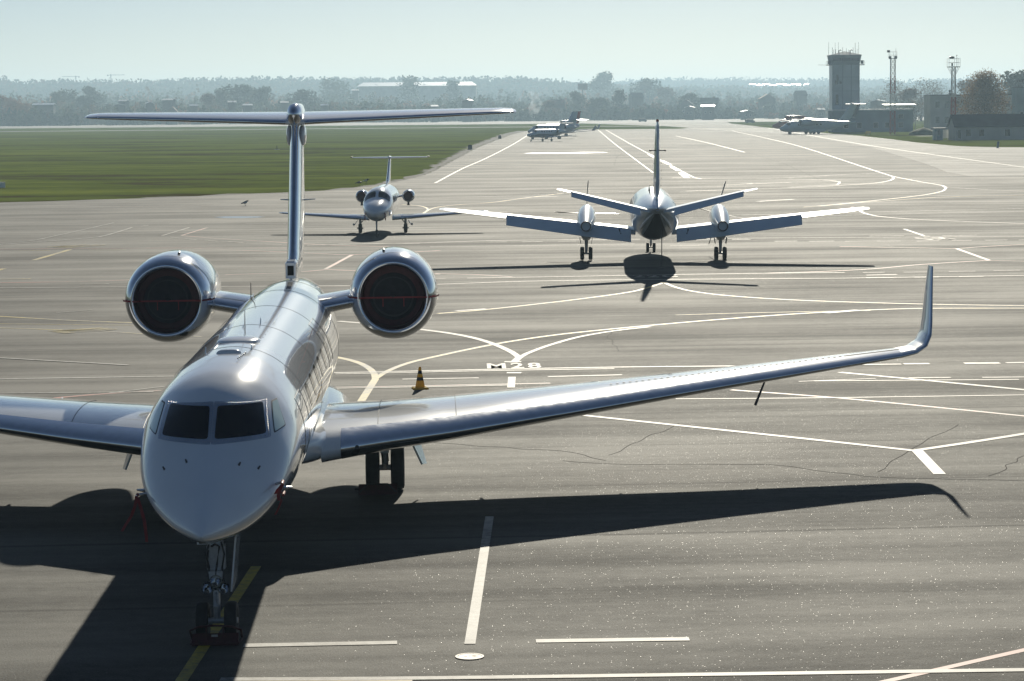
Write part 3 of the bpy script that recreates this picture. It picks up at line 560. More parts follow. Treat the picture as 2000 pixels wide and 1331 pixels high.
# ---- wings
def jet_wing(side):
    base = [(1.15, 8.42, 1.50, 6.9, .115, 0), (2.2, 9.30, 1.54, 6.05, .112, 2), (3.6, 10.36, 1.58, 5.5, .108, 3), (6.0, 12.1, 1.71, 4.5, .10, 3), (9.0, 14.27, 1.89, 3.15, .10, 3), (12.0, 16.35, 2.07, 2.02, .10, 3), (13.3, 17.2, 2.15, 1.58, .10, 6)]
    tip = [(13.3, 17.2, 2.15, 1.58, .10, 6), (13.65, 17.42, 2.20, 1.46, .095, 22), (13.90, 17.60, 2.33, 1.36, .09, 48), (14.02, 17.74, 2.54, 1.26, .085, 70), (14.07, 17.90, 2.80, 1.12, .08, 79), (14.16, 18.30, 3.35, .85, .08, 81), (14.27, 18.78, 3.97, .52, .08, 81)]
    mb = MB(); wing(mb, lerp_secs(base, np.linspace(0, len(base) - 1, 37)), side); WM = mb; LM = MB(); wing(LM, lerp_secs(base, np.linspace(0.33, len(base) - 1, 33)), side, .085, 1.0 + 1e-9, n=12)
    TM = MB(); wing(TM, lerp_secs(tip, np.linspace(0, len(tip) - 1, 31)), side)
    EM = MB(); wing(EM, lerp_secs(tip, np.linspace(0, len(tip) - 1, 31)), side, .085, 1.0 + 1e-9, n=12)
    mb = WM                                              # dotted vortex strip and seams on the upper skin
    for k in range(62):
        f = k / 61; i = 3.25 + f * 2.75; x, y, z, ch, t, b = lerp_secs(base, [i])[0]
        p = Vector((side * x, y + .30 * ch, z + ch * .066)); mb.box(p, (.05, .022, .012), m=1)
    for i, u0 in ((.95, .09), (2.0, .09)):
        x, y, z, ch, t, b = lerp_secs(base, [i])[0]
        af = [(u, .015 * 4 * u * (1 - u) + 5 * t * (.2969 * math.sqrt(u) - .126 * u - .3516 * u * u + .2843 * u ** 3 - .1015 * u ** 4)) for u in np.linspace(u0, .72, 14)]
        mb.tube([(side * x, y + u * ch, z + h * ch + .001) for u, h in af], .006, 5, 1)
    w_ = obj('wing', WM, ['paint', 'seam'], jet, 40); obj('leading_edge', LM, 'metal', w_, 40); obj('winglet', TM, 'paint2', w_, 40); obj('winglet_edge', EM, 'metal', w_, 40)
    x, y, z, ch, t, b = lerp_secs(base, [.62])[0]
    mb = MB(); mb.ball((side * 1.72, 8.99, 1.475), .115, 20, 12, sq=(1, .75, 1)); obj('landing_light', mb, 'glass', w_)
    mb = MB(); mb.tube([(side * 10.1, 15.6, 1.86), (side * 9.85, 15.3, 1.38)], [.018, .030], 8); obj('drain_mast', mb, 'seam', w_)
    for xx, yy in ((4.6, 15.9), (7.4, 16.5), (10.2, 17.2)):
        mb = MB(); mb.tube([(side * xx, yy - 1.3, 1.46 + .055 * xx / 1.2 - .06), (side * xx, yy - .4, 1.40 + .055 * xx / 1.2 - .06), (side * xx, yy + .5, 1.47 + .055 * xx / 1.2 - .04)], [.02, .10, .02], 12); obj('flap_fairing', mb, 'paint', w_)
for s in (1, -1): jet_wing(s)
# ---- engines
def jet_engine(side):
    o = (side * 2.37, 16.35, 3.655)
    mb = MB(); nacelle_mb(mb, o, [(.55, .92), (.9, .945), (1.6, .95), (2.5, .93), (3.6, .85), (4.6, .72), (5.2, .62), (5.15, .56), (4.4, .55)]); n_ = obj('engine', mb, 'paint', jet, 40)
    mb = MB(); nacelle_mb(mb, o, [(.58, .924), (.38, .905), (.20, .865), (.09, .82), (.02, .765), (0, .73), (.015, .70), (.06, .675), (.16, .655), (.30, .645)]); obj('inlet_lip', mb, 'metal', n_, 60)
    mb = MB(); nacelle_mb(mb, o, [(.30, .645), (.5, .64), (.9, .65), (1.0, .64), (1.01, .05)]); obj('inlet_duct', mb, 'dark', n_, 40)
    mb = MB(); mb.tube([(o[0] - side * .2, o[1] + .9, o[2] + .935), (o[0] - side * .2, o[1] + 1.05, o[2] + .975)], [.03, .012], 8); obj('vent_scoop', mb, 'seam', n_)
    mb = MB()
    secs = [(side * .55, 16.9, 3.36, 3.8, .075, 0), (side * 1.50, 17.05, 3.52, 3.5, .075, 0)]
    rings = []
    for x, y, z, ch, t, b in secs: rings.append([(x, y + u * ch, z + h * ch) for u, h in airfoil(20, .11, 0)])
    mb.loft(rings); py = obj('engine_pylon', mb, 'paint', jet, 40)
    mb = MB(); rings = []
    for x, y, z, ch, t, b in secs: rings.append([(x, y - .004 + u * ch, z + h * ch * 1.03) for u, h in airfoil(10, .11, 0, 0, .07)])
    mb.loft(rings); obj('pylon_edge', mb, 'metal', py, 40)
    # the cover inside the intake, held there by a strap: a thing of its own
    place = 'left' if side < 0 else 'right'
    c = thing('intake_cover', f'dark red and black engine intake cover in the {place} engine of the foreground jet', 'intake cover', (0, 0, 0), 0, 'engine intake covers on the foreground jet')
    c.matrix_world = Matrix.Translation((-4.285, 34.632, 0)) @ Euler((0, -.0036, .034)).to_matrix().to_4x4() @ Matrix.Translation(o)
    mb = MB(); mb.lathe([(.36, .642), (.33, .635), (.32, .54), (.35, .50)], (0, 0, 0), 'y', 48); obj('padded_rim', mb, 'darkred', c, 50)
    mb = MB(); mb.lathe([(.355, .505), (.34, .40), (.35, .2), (.345, .01)], (0, 0, 0), 'y', 48); obj('centre_panel', mb, 'cover', c, 50)
    mb = MB(); mb.lathe([(.348, .43), (.330, .425), (.330, .40), (.348, .395)], (0, 0, 0), 'y', 48); obj('ring_seam', mb, 'hose', c, 50)
    mb = MB(); pts = [(-.97, .55, 0), (-.92, .22, .0), (-.80, .02, 0), (-.68, .02, -.01), (-.56, .25, -.02), (0, .31, -.025), (.56, .25, -.02), (.68, .02, -.01), (.80, .02, 0), (.92, .22, 0), (.97, .55, 0)]
    r = [[(x, y - .012, z + a) for a in (-.017, .017)] + [(x, y - .004, z + a) for a in (.017, -.017)] for x, y, z in pts]; mb.loft(r); obj('strap', mb, 'red', c, 0)
    for k in (-1, 1):
        mb = MB(); mb.box((k * .22, .315, -.12), (.02, .006, .2)); obj('pull_tape', mb, 'red', c, 0)
    mb = MB(); mb.ball((0, .31, 0), .045, 10, 6, sq=(1.6, .5, .6)); obj('handle', mb, 'hose', c)
for s in (1, -1): jet_engine(s)
# ---- fin, bullet, tailplane
mb = MB()
fin = [(0, 20.3, 3.70, 5.6, .02, 90), (0, 20.95, 3.95, 4.8, .06, 90), (0, 21.5, 4.3, 4.4, .082, 90), (0, 22.3, 5.3, 4.05, .088, 90), (0, 23.0, 6.3, 3.6, .092, 90), (0, 23.75, 7.35, 3.15, .096, 90)]
wing(mb, lerp_secs(fin, np.linspace(0, 5, 26)), 1, camber=0); f_ = obj('tail_fin', mb, 'paint', jet, 40)
mb = MB(); wing(mb, lerp_secs(fin, np.linspace(1.6, 5, 18)), 1, .085, 1.0 + 1e-9, 0, n=12); obj('fin_edge', mb, 'metal', f_, 40)
mb = MB(); wing(mb, [(0, 25.95, 4.2, .55, .06, 90), (0, 26.1, 5.2, .52, .06, 90), (0, 26.4, 7.1, .5, .06, 90)], 1, camber=0); obj('rudder_tab', mb, 'paint2', f_, 40)
mb = MB(); rings = []
for y, r in ((23.05, .01), (23.1, .075), (23.25, .14), (23.5, .185), (24.0, .20), (25.2, .19), (26.2, .12), (27.0, .02)):
    rings.append([(r * .95 * math.cos(t), y, 7.50 + r * 1.35 * math.sin(t) + (.10 if y > 26 else 0)) for t in np.linspace(0, 2 * math.pi, 28, endpoint=False)])
mb.loft(rings); obj('tail_bullet', mb, 'paint', jet, 50)
mb = MB(); rings = []
for y, r in ((23.05, .012), (23.1, .078), (23.25, .143), (23.48, .186)):
    rings.append([(r * .96 * math.cos(t), y - .004, 7.50 + r * 1.36 * math.sin(t)) for t in np.linspace(0, 2 * math.pi, 28, endpoint=False)])
mb.loft(rings); obj('bullet_cap', mb, 'metal', jet, 50)
for s in (1, -1):
    tp = [(.08, 23.75, 7.30, 2.5, .085, 2), (1.5, 24.45, 7.35, 2.1, .085, 2), (3.5, 25.42, 7.42, 1.6, .09, 2), (5.0, 26.12, 7.47, 1.22, .09, 2), (5.3, 26.35, 7.48, .95, .06, 2), (5.38, 26.55, 7.48, .65, .03, 2)]
    mb = MB(); wing(mb, lerp_secs(tp, np.linspace(0, 5, 26)), s, camber=0, inc=6); t_ = obj('tailplane', mb, 'paint', jet, 40)
    mb = MB(); wing(mb, lerp_secs(tp, np.linspace(.1, 4, 22)), s, .045, 1.0 + 1e-9, 0, n=12, inc=6); obj('tailplane_edge', mb, 'metal', t_, 40)
    mb = MB(); mb.ball((s * .17, 24.25, 7.0), .25, 16, 11, sq=(.30, 1.9, 1.0)); obj('hinge_fairing', mb, 'paint', jet, 60)
    mb = MB(); mb.tube([(s * .12, 24.2, 5.45), (s * .42, 24.3, 5.46)], [.022, .012], 8); obj('fin_probe', mb, 'paint2', jet, 60)
mb = MB(); mb.box((.215, 24.2, 7.10), (.03, .06, .10)); obj('tail_light', mb, 'lamp', jet)
# dorsal scoop
mb = MB(); r = []
for y, hw, h in ((20.55, .105, .30), (20.62, .125, .34), (21.0, .13, .36), (21.8, .10, .30), (22.4, .05, .18)): r.append([(-.0 + a * hw, y, 3.80 + (b + 1) / 2 * (h + .05)) for a, b in ((-1, -1), (1, -1), (1, .7), (.7, 1), (-.7, 1), (-1, .7))])
mb.loft(r); ds = obj('air_scoop', mb, 'paint', jet, 30)
mb = MB(); mb.box((0, 20.546, 3.98), (.14, .012, .22)); obj('scoop_mouth', mb, 'dark', ds, 0)
# ---- nose gear
ng = obj('nose_gear', MB().tube([(0, .22, 1.55), (0, .12, 1.05), (0, .06, .80)], [.10, .095, .085], 16).tube([(0, .06, .82), (0, 0, .27)], [.05, .05], 16).box((0, .12, 1.18), (.26, .18, .34)).box((0, .0, .95), (.20, .16, .10)).tube([(-.30, 0, .27), (.30, 0, .27)], .045, 12).box((0, -.05, .62), (.08, .10, .22)).tube([(0, -.06, .74), (0, -.20, .52), (0, -.06, .34)], [.03, .035, .03], 8).tube([(0, .2, 1.4), (0, 1.2, 1.62)], .05, 10), 'strut', jet, 35)
for x in (-.205, .205): obj('wheel', wheel_mb((x, 0, .272), .272, .185), ['rubber', 'metal_dull'], ng, 45)
mb = MB()
for x in (-.085, .085): mb.tube([(x, -.02, 1.42), (x * 1.5, -.06, 1.25), (x * 1.1, -.05, 1.05), (x * 1.3, -.08, .9), (x * .5, -.06, .7)], .014, 8)
mb.tube([(-.05, -.05, 1.36), (0, -.10, 1.40), (.06, -.05, 1.36), (.02, -.06, 1.1), (0, -.07, .95)], .016, 8)
mb.tube([(-.10, -.02, 1.3), (-.12, -.05, 1.1), (-.08, -.05, .92)], .012, 8); obj('hose', mb, 'hose', ng)
for x, z in ((0, .86), (-.115, .765), (.115, .765)):
    mb = MB(); mb.lathe([(.12, .02), (.10, .065), (0, .092), (-.014, .095), (-.014, .082), (.025, .07), (.07, .02)], (x, -.10, z), 'y', 24, 0); obj('taxi_lamp', mb, 'lamp', ng, 50)
mb = MB(); mb.box((.25, .45, 1.08), (.025, .85, .80), Matrix.Rotation(.10, 3, 'Y')); obj('gear_door', mb, 'paint', ng, 20)
mb = MB(); mb.box((-.15, -.05, 1.44), (.20, .16, .07)); mb.box((-.15, -.135, 1.44), (.14, .01, .045), m=1); obj('lamp_housing', mb, ['paint', 'glass'], jet, 20)
mb = MB(); mb.box((0, .15, 1.40), (.14, .2, .30)); obj('gear_collar', mb, 'paint2', ng, 20)
# ---- main gear
for s in (1, -1):
    x = s * 2.19
    g = obj('main_gear', MB().tube([(x, 13.3, 1.50), (x, 13.5, .95)], [.12, .10], 16).tube([(x, 13.5, .98), (x, 13.72, .46)], [.07, .07], 14).tube([(x - .36, 13.72, .445), (x + .36, 13.72, .445)], .06, 12).box((x, 13.40, .92), (.17, .22, .26)).tube([(x, 13.4, 1.0), (x + s * .22, 13.35, 1.35)], .035, 8).tube([(x, 13.38, .72), (x, 13.2, .60), (x, 13.62, .45)], .035, 8), 'strut', jet, 35)
    for d in (-.25, .25): obj('wheel', wheel_mb((x + d, 13.72, .445), .445, .27), ['rubber', 'metal_dull'], g, 45)
    mb = MB(); P_ = [Vector(p) for p in ((s * .36, 13.0, 1.44), (s * .54, 13.8, 1.46), (s * .82, 13.6, .52), (s * .74, 13.3, .55))]; n_ = (P_[1] - P_[0]).cross(P_[2] - P_[0]).normalized() * .02
    mb.loft([[Vector((x, 0, 0)) + p + n_ for p in P_], [Vector((x, 0, 0)) + p - n_ for p in P_]])
    obj('gear_door', mb, 'paint', g, 0)
    mb = MB(); mb.tube([(x - .03, 13.3, 1.3), (x - .08, 13.45, .9), (x - .04, 13.6, .55)], .014, 8); mb.tube([(x + .05, 13.35, .9), (x + .07, 13.55, .6)], .012, 8); obj('hose', mb, 'hose', g)
JM = Matrix.Translation((-4.285, 34.632, 0)) @ Euler((0, -.0036, .034)).to_matrix().to_4x4()
def in_jet(o, p): o.matrix_world = JM @ Matrix.Translation(p); return o
# ---- chocks and covers left on the jet
c = in_jet(thing('wheel_chock', 'dark red wheel chock in front of the foreground jet nose wheels', 'chock'), (0, -.36, 0))
mb = MB(); mb.loft([[(x, -.10, .0), (x, .10, .0), (x, .085, .07), (x, 0, .16), (x, -.08, .07)] for x in (-.33, -.31, .31, .33)]); obj('block', mb, 'darkred', c, 20)
mb = MB(); pts = [(-.36, .25, .05), (-.36, .02, .20), (-.24, -.07, .27), (0, -.09, .29), (.24, -.07, .27), (.36, .02, .20), (.36, .25, .05)]; mb.tube(pts, .016, 8); mb.tube([(-.37, .2, .03), (-.34, -.13, .04), (0, -.15, .03), (.34, -.13, .04), (.37, .2, .03)], .014, 8); mb.tube([(-.12, -.13, .03), (-.12, -.08, .28)], .01, 6); mb.tube([(.12, -.13, .03), (.12, -.08, .28)], .01, 6); obj('carry_frame', mb, 'darkred', c)
mb = MB(); mb.box((0, -.125, .15), (.09, .008, .03)); obj('name_plate', mb, 'metal_dull', c, 0)
c = in_jet(thing('wheel_chock', 'dark red wheel chock against the main wheels of the foreground jet under its right wing', 'chock'), (2.05, 13.15, 0))
mb = MB(); mb.loft([[(x, -.12, .0), (x, .12, .0), (x, .10, .08), (x, 0, .20), (x, -.09, .08)] for x in (-.38, -.36, .36, .38)]); obj('block', mb, 'darkred', c, 20)
mb = MB(); mb.tube([(-.46, 0, .10), (.46, 0, .10)], .018, 8); mb.tube([(-.36, -.1, .05), (-.2, -.15, .22), (.2, -.15, .22), (.36, -.1, .05)], .015, 8); obj('carry_frame', mb, 'hose', c)
def ribbon_thing(label, p0, pts, cat='streamer', wdt=.05):
    t = in_jet(thing('red_streamer', label, cat, group='red covers on the nose probes of the foreground jet'), p0)
    mb = MB(); mb.tube([(0, .02, 0), (0, -.18, -.01)], [.026, .020], 10); obj('probe_sleeve', mb, 'red', t)
    for pl in pts:
        r = []
        for i, p in enumerate(pl):
            a = .6 * math.sin(i * 1.3); dx, dy = wdt / 2 * math.cos(a), wdt / 2 * math.sin(a); r.append([(p[0] - dx, p[1] - dy, p[2]), (p[0] + dx, p[1] + dy, p[2]), (p[0] + dx, p[1] + dy + .006, p[2]), (p[0] - dx, p[1] - dy + .006, p[2])])
        mb = MB(); mb.loft(r); obj('ribbon', mb, 'red', t, 60)
p = JF.pt(-.30, H - 1.36, .12)
ribbon_thing('red cover ribbon tied on the probe on the right side of the foreground jet nose', p, [[(0, -.1, -.02), (-.03, -.12, -.10), (-.06, -.13, -.18), (-.05, -.14, -.25)], [(.0, -.06, -.03), (-.07, -.08, -.10), (-.10, -.10, -.16)]])
p = JF.pt(-.25, H + 1.62, .12)
ribbon_thing('long red cover ribbons hanging from the left side of the foreground jet nose', p, [[(0, -.1, -.02), (-.03, -.11, -.15), (-.08, -.12, -.28), (-.16, -.12, -.40), (-.22, -.12, -.50)], [(.01, -.08, -.03), (.06, -.1, -.2), (.10, -.12, -.35), (.12, -.12, -.55), (.125, -.12, -.66)]])
p = JF.pt(-.15, H - 1.72, .05)
ribbon_thing('small red cover looped on the lower right probe of the foreground jet nose', p, [[(0, -.1, 0), (-.05, -.12, .03), (-.09, -.12, -.03), (-.03, -.1, -.10), (-.07, -.13, -.2), (-.12, -.14, -.30)]], wdt=.035)

# ================================================================ the other aircraft
def axle_gear(parent, x, y, r, wd, pair, ztop, struts=(), nm='main_gear', rr=.05, lean=0.0):
    mb = MB().tube([(x, y + lean, ztop), (x, y, r)], [rr * 1.5, rr], 12)
    if pair: mb.tube([(x - pair - wd / 2, y, r), (x + pair + wd / 2, y, r)], rr * .8, 10)
    else: mb.tube([(x - wd * .9, y, r), (x + wd * .9, y, r)], rr * .8, 10)
    for a, b in struts: mb.tube([a, b], rr * .6, 8)
    g = obj(nm, mb, 'strut', parent)
    for d in ((-pair, pair) if pair else (0,)): obj('wheel', wheel_mb((x + d, y, r), r, wd), ['rubber', 'metal_dull'], g, 45)
    return g
# ---- twin turboprop seen from behind: local frame aft is +y, turned to point away
SA = thing('propeller_airliner', 'silver twin-propeller airliner seen from behind standing on the apron with its flaps lowered', 'airplane', (7.135, 122.364, 0), math.pi - .0405, ry=-.0058)
SFu = Fuse([(-9.6, 2.02, 1.98, .02, 2.0, 2), (-9.3, 2.3, 1.75, .3, 2.0, 2), (-8.5, 2.75, 1.45, .7, 2.1, 2), (-7.6, 3.1, 1.28, .95, 2.2, 2), (-6.4, 3.42, 1.16, 1.13, 2.3, 2), (-5, 3.52, 1.12, 1.19, 2.32, 2), (2.2, 3.52, 1.12, 1.19, 2.32, 2), (4, 3.51, 1.25, 1.17, 2.36, 2), (6, 3.46, 1.70, 1.02, 2.50, 2), (8, 3.36, 2.25, .72, 2.74, 2), (9.4, 3.24, 2.66, .42, 2.92, 2), (10.2, 3.14, 2.86, .22, 3.0, 2), (10.6, 3.04, 2.94, .07, 3.0, 2)])
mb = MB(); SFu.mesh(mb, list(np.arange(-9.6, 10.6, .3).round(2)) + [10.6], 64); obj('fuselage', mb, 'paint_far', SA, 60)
mb = MB(); SFu.patch(mb, [(4.4, -H - .55), (4.4, -H + .55), (9.6, -H + .30), (9.6, -H - .30)], .006, 12, 20); obj('belly_panel', mb, 'seam', SA, 50)
for s in (1, -1):
    mb = MB(); mb.tube([SFu.pt(y, -H + s * t, .0) for y, t in ((5.2, .78), (6.2, .74), (7.4, .70), (8.6, .60), (9.6, .45))], [.02, .07, .09, .07, .02], 8); obj('strake', mb, 'paint_far', SA, 50)
    for k in range(9):
        y = -5.6 + k * .92; mb = MB(); SFu.patch(mb, q4(s, 0, [(y - .13, 1.05), (y + .13, 1.05), (y + .13, 1.38), (y - .13, 1.38)]), .006, 8, 2.6); obj('cabin_window', mb, 'glass', SA, 50)
mb = MB(); mb.ball((0, 10.62, 3.0), .07, 10, 7); mb.ball((0, 10.60, 2.9), .05, 8, 6); obj('tail_lamp', mb, 'lamp', SA)
for y, h in ((3.4, .25), (4.2, .4), (1.0, .22)):
    mb = MB(); mb.tube([(.25, y, 3.48), (.25, y + .05, 3.5 + h)], [.025, .012], 6); obj('blade_aerial', mb, 'seam', SA)
mb = MB(); fs = [(0, 5.6, 3.36, 4.9, .02, 90), (0, 6.9, 3.6, 3.7, .07, 90), (0, 7.7, 4.2, 2.9, .115, 90), (0, 8.7, 5.9, 1.95, .12, 90), (0, 9.15, 6.75, 1.45, .12, 90), (0, 9.4, 6.97, 1.0, .09, 90)]
wing(mb, lerp_secs(fs, np.linspace(0, 5, 22)), 1, .74, camber=0); fin_ = obj('tail_fin', mb, 'paint_far', SA, 40)
mb = MB(); r = []
for f in np.linspace(0, 1, 12):
    x, y, z, ch, t, b = lerp_secs(fs, [2.0 + 2.85 * f])[0]; y0, y1 = y + ch * .75, y + ch; hw = t * ch * .36
    r.append([(hw, y0, z), (hw * .62, y1, z), (-hw * .62, y1, z), (-hw, y0, z)])
mb.loft(r); rd = obj('rudder', mb, 'paint_far', SA, 20)
for k in range(9):
    z = 3.7 + k * .17
    for s in (1, -1):
        mb = MB(); mb.ball((s * .17, 9.9 + .35 * (z - 3.7), z), .022, 8, 5)
        if k % 2 == 0: obj('static_stud', mb, 'seam', rd)
mb = MB(); mb.tube([(-.34, 10.3, 5.65), (.34, 10.3, 5.65)], .022, 6); mb.ball((-.34, 10.3, 5.65), .05, 8, 5); mb.ball((.34, 10.3, 5.65), .05, 8, 5); obj('fin_balance', mb, 'seam', fin_)
mb = MB(); mb.ball((0, 9.95, 7.0), .07, 8, 6, sq=(1, 1.4, 1.2)); obj('beacon', mb, 'red', fin_)
for s in (1, -1):
    wsx = [(.9, -1.15, 1.40, 2.7, .16, 6), (2.8, -1.05, 1.62, 2.6, .16, 6), (3.4, -1.02, 1.69, 2.55, .16, 6), (7.35, -.72, 2.16, 2.05, .15, 6), (10.45, -.45, 2.53, 1.35, .13, 6), (10.72, -.30, 2.56, 1.0, .10, 6)]
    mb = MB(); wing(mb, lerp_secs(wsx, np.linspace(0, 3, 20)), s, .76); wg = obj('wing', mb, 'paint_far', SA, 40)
    mb = MB(); wing(mb, lerp_secs(wsx, np.linspace(3, 5, 14)), s); obj('wing_tip', mb, 'paint_far', wg, 40)
    for a, b in ((.12, .62), (.62, 1.28), (1.28, 2.02), (2.02, 2.995)):
        mb = MB(); r = []
        for f in (a, (a + b) / 2, b):
            x, y, z, ch, t, bk = lerp_secs(wsx, [f])[0]; y0 = y + ch * .775; z0 = z + ch * .018; L_ = ch * .315; dr = .62
            r.append([(s * x, y0, z0 + .055 * ch), (s * x, y0 - .03, z0 - .03 * ch), (s * x, y0 + L_ * math.cos(dr), z0 - L_ * math.sin(dr) - .012), (s * x, y0 + L_ * math.cos(dr) + .004, z0 - L_ * math.sin(dr) + .012)])
        mb.loft(r); fl = obj('flap', mb, 'paint_far', wg, 20)
        if a == .12:                                       # the walk-no-further arrow on the inner flap
            x, y, z, ch, t, bk = lerp_secs(wsx, [.40])[0]; y0 = y + ch * .775; z0 = z + ch * .018 + .055 * ch; L_ = ch * .30
            dirv = Vector((0, L_ * math.cos(.62), -L_ * math.sin(.62) - .055 * ch - .01)).normalized(); nv = Vector((0, -dirv.z, dirv.y)); o_ = Vector((s * (x + .05), y0, z0)) + nv * .012
            mb = MB(); mb.add([o_ + Vector((a_, 0, 0)) + dirv * b_ for a_, b_ in ((-.045, .12), (.045, .12), (.045, .40), (.12, .40), (0, .60), (-.12, .40), (-.045, .40))], [tuple(range(7))]); obj('arrow_mark', mb, 'seam', fl, 0)
    x = s * 3.36
    mb = MB(); rings = []
    for y, hw, zt, zb in ((-3.55, .20, 2.42, 1.95), (-3.3, .36, 2.60, 1.72), (-2.6, .46, 2.70, 1.50), (-1.2, .47, 2.72, 1.36), (.0, .46, 2.62, 1.34), (1.0, .42, 2.45, 1.42), (1.9, .34, 2.22, 1.52), (2.5, .27, 2.06, 1.56)):
        zc = (zt + zb) / 2; rings.append([(x + hw * math.cos(t), y, zc + (zt - zb) / 2 * math.sin(t)) for t in np.linspace(0, 2 * math.pi, 32, endpoint=False)])
    mb.loft(rings); en = obj('engine', mb, 'paint_far', SA, 50)
    mb = MB(); mb.lathe([(2.35, .255), (2.62, .25), (2.60, .215), (2.3, .20), (2.28, .02)], (x, 0, 1.81), 'y', 28); obj('exhaust_pipe', mb, 'darkred', en, 40)
    mb = MB(); rings = []
    for z, hw, y0, y1 in ((1.5, .36, -.9, 1.3), (1.25, .30, -.7, .9), (1.0, .17, -.35, .35)):
        rings.append([(x + hw * math.cos(t), (y0 + y1) / 2 + (y1 - y0) / 2 * math.sin(t), z) for t in np.linspace(0, 2 * math.pi, 20, endpoint=False)])
    mb.loft(rings); obj('gear_fairing', mb, 'paint_far', en, 50)
    axle_gear(SA, x, 0, .33, .20, .21, 1.2, [((x, .1, 1.0), (x, .55, 1.2)), ((x - .05, -.05, .85), (x - .05, -.4, 1.2))], rr=.065)
    for d in (-.28, .30):
        mb = MB(); mb.box((x + d, .2, .98), (.02, .9, .30), Matrix.Rotation(d * .6, 3, 'Y')); obj('gear_door', mb, 'steeldark', SA, 0)
    pr = obj('propeller', MB().lathe([(-4.02, .02), (-3.98, .10), (-3.8, .19), (-3.55, .24), (-3.50, .02)], (x, 0, 2.20), 'y', 24), 'metal_dull', SA, 50)
    a0 = .03 if s > 0 else -.22
    if s > 0: a0 = .26 * 0 + .02
    for k in range(4):                                     # blades stand still
        an = math.pi / 2 + k * math.pi / 2 + (-.02 if s > 0 else .20) ; r = []
        for f in np.linspace(.10, 1.0, 9):
            rad = 1.68 * f; ch = (.10 + .11 * math.sin(min(1, f * 1.15) * math.pi * .62)) * (1 if f < .95 else .5); tw = R(88 - 16 * f)
            c_ = Vector((math.cos(an), 0, math.sin(an))) * rad; e1 = Vector((-math.sin(an), 0, math.cos(an))); e2 = Vector((0, 1, 0))
            d1 = e1 * math.cos(tw) + e2 * math.sin(tw); d2 = e2 * math.cos(tw) - e1 * math.sin(tw); bend = e1 * (.10 * f * f)
            r.append([Vector((x, -3.72, 2.20)) + c_ + bend + d1 * (a_ * ch) + d2 * (b_ * .018) for a_, b_ in ((-.5, 0), (0, 1), (.5, 0), (0, -1))])
        mb = MB(); mb.loft(r); obj('blade', mb, 'blade', pr, 50)
    tps = [(.25, 8.15, 2.80, 1.95, .10, 14), (4.0, 8.75, 3.72, 1.25, .10, 14), (4.62, 8.95, 3.86, .9, .08, 14)]
    mb = MB(); wing(mb, lerp_secs(tps, np.linspace(0, 2, 12)), s, .70, camber=0); tp_ = obj('tailplane', mb, 'paint_far', SA, 40)
    mb = MB(); wing(mb, lerp_secs(tps, np.linspace(1.0, 2, 6)), s, 1.0, camber=0); obj('tail_tip', mb, 'paint_far', tp_, 40)
    mb = MB(); r = []
    for f in (.14, .5, .99):
        x_, y_, z_, ch, t, bk = lerp_secs(tps, [f])[0]; y0 = y_ + ch * .72; L_ = ch * .30; dr = .50
        r.append([(s * x_, y0, z_ + .035 * ch), (s * x_, y0 - .02, z_ - .035 * ch), (s * x_, y0 + L_ * math.cos(dr), z_ - L_ * math.sin(dr) - .012), (s * x_, y0 + L_ * math.cos(dr), z_ - L_ * math.sin(dr) + .012)])
    mb.loft(r); obj('elevator', mb, 'paint_far', tp_, 20)
axle_gear(SA, 0, -7.14, .24, .16, .17, 1.3, [((0, -7.1, .9), (0, -6.4, 1.2))], 'nose_gear', .05)
mb = MB(); mb.tube([(-.28, 6.6, .03), (-.28, 6.6, 1.85)], .022, 8); mb.lathe([(0, .14), (.02, .14), (.04, .03)], (-.28, 6.6, 0), 'z', 16); obj('tail_prop', mb, 'steeldark', SA)

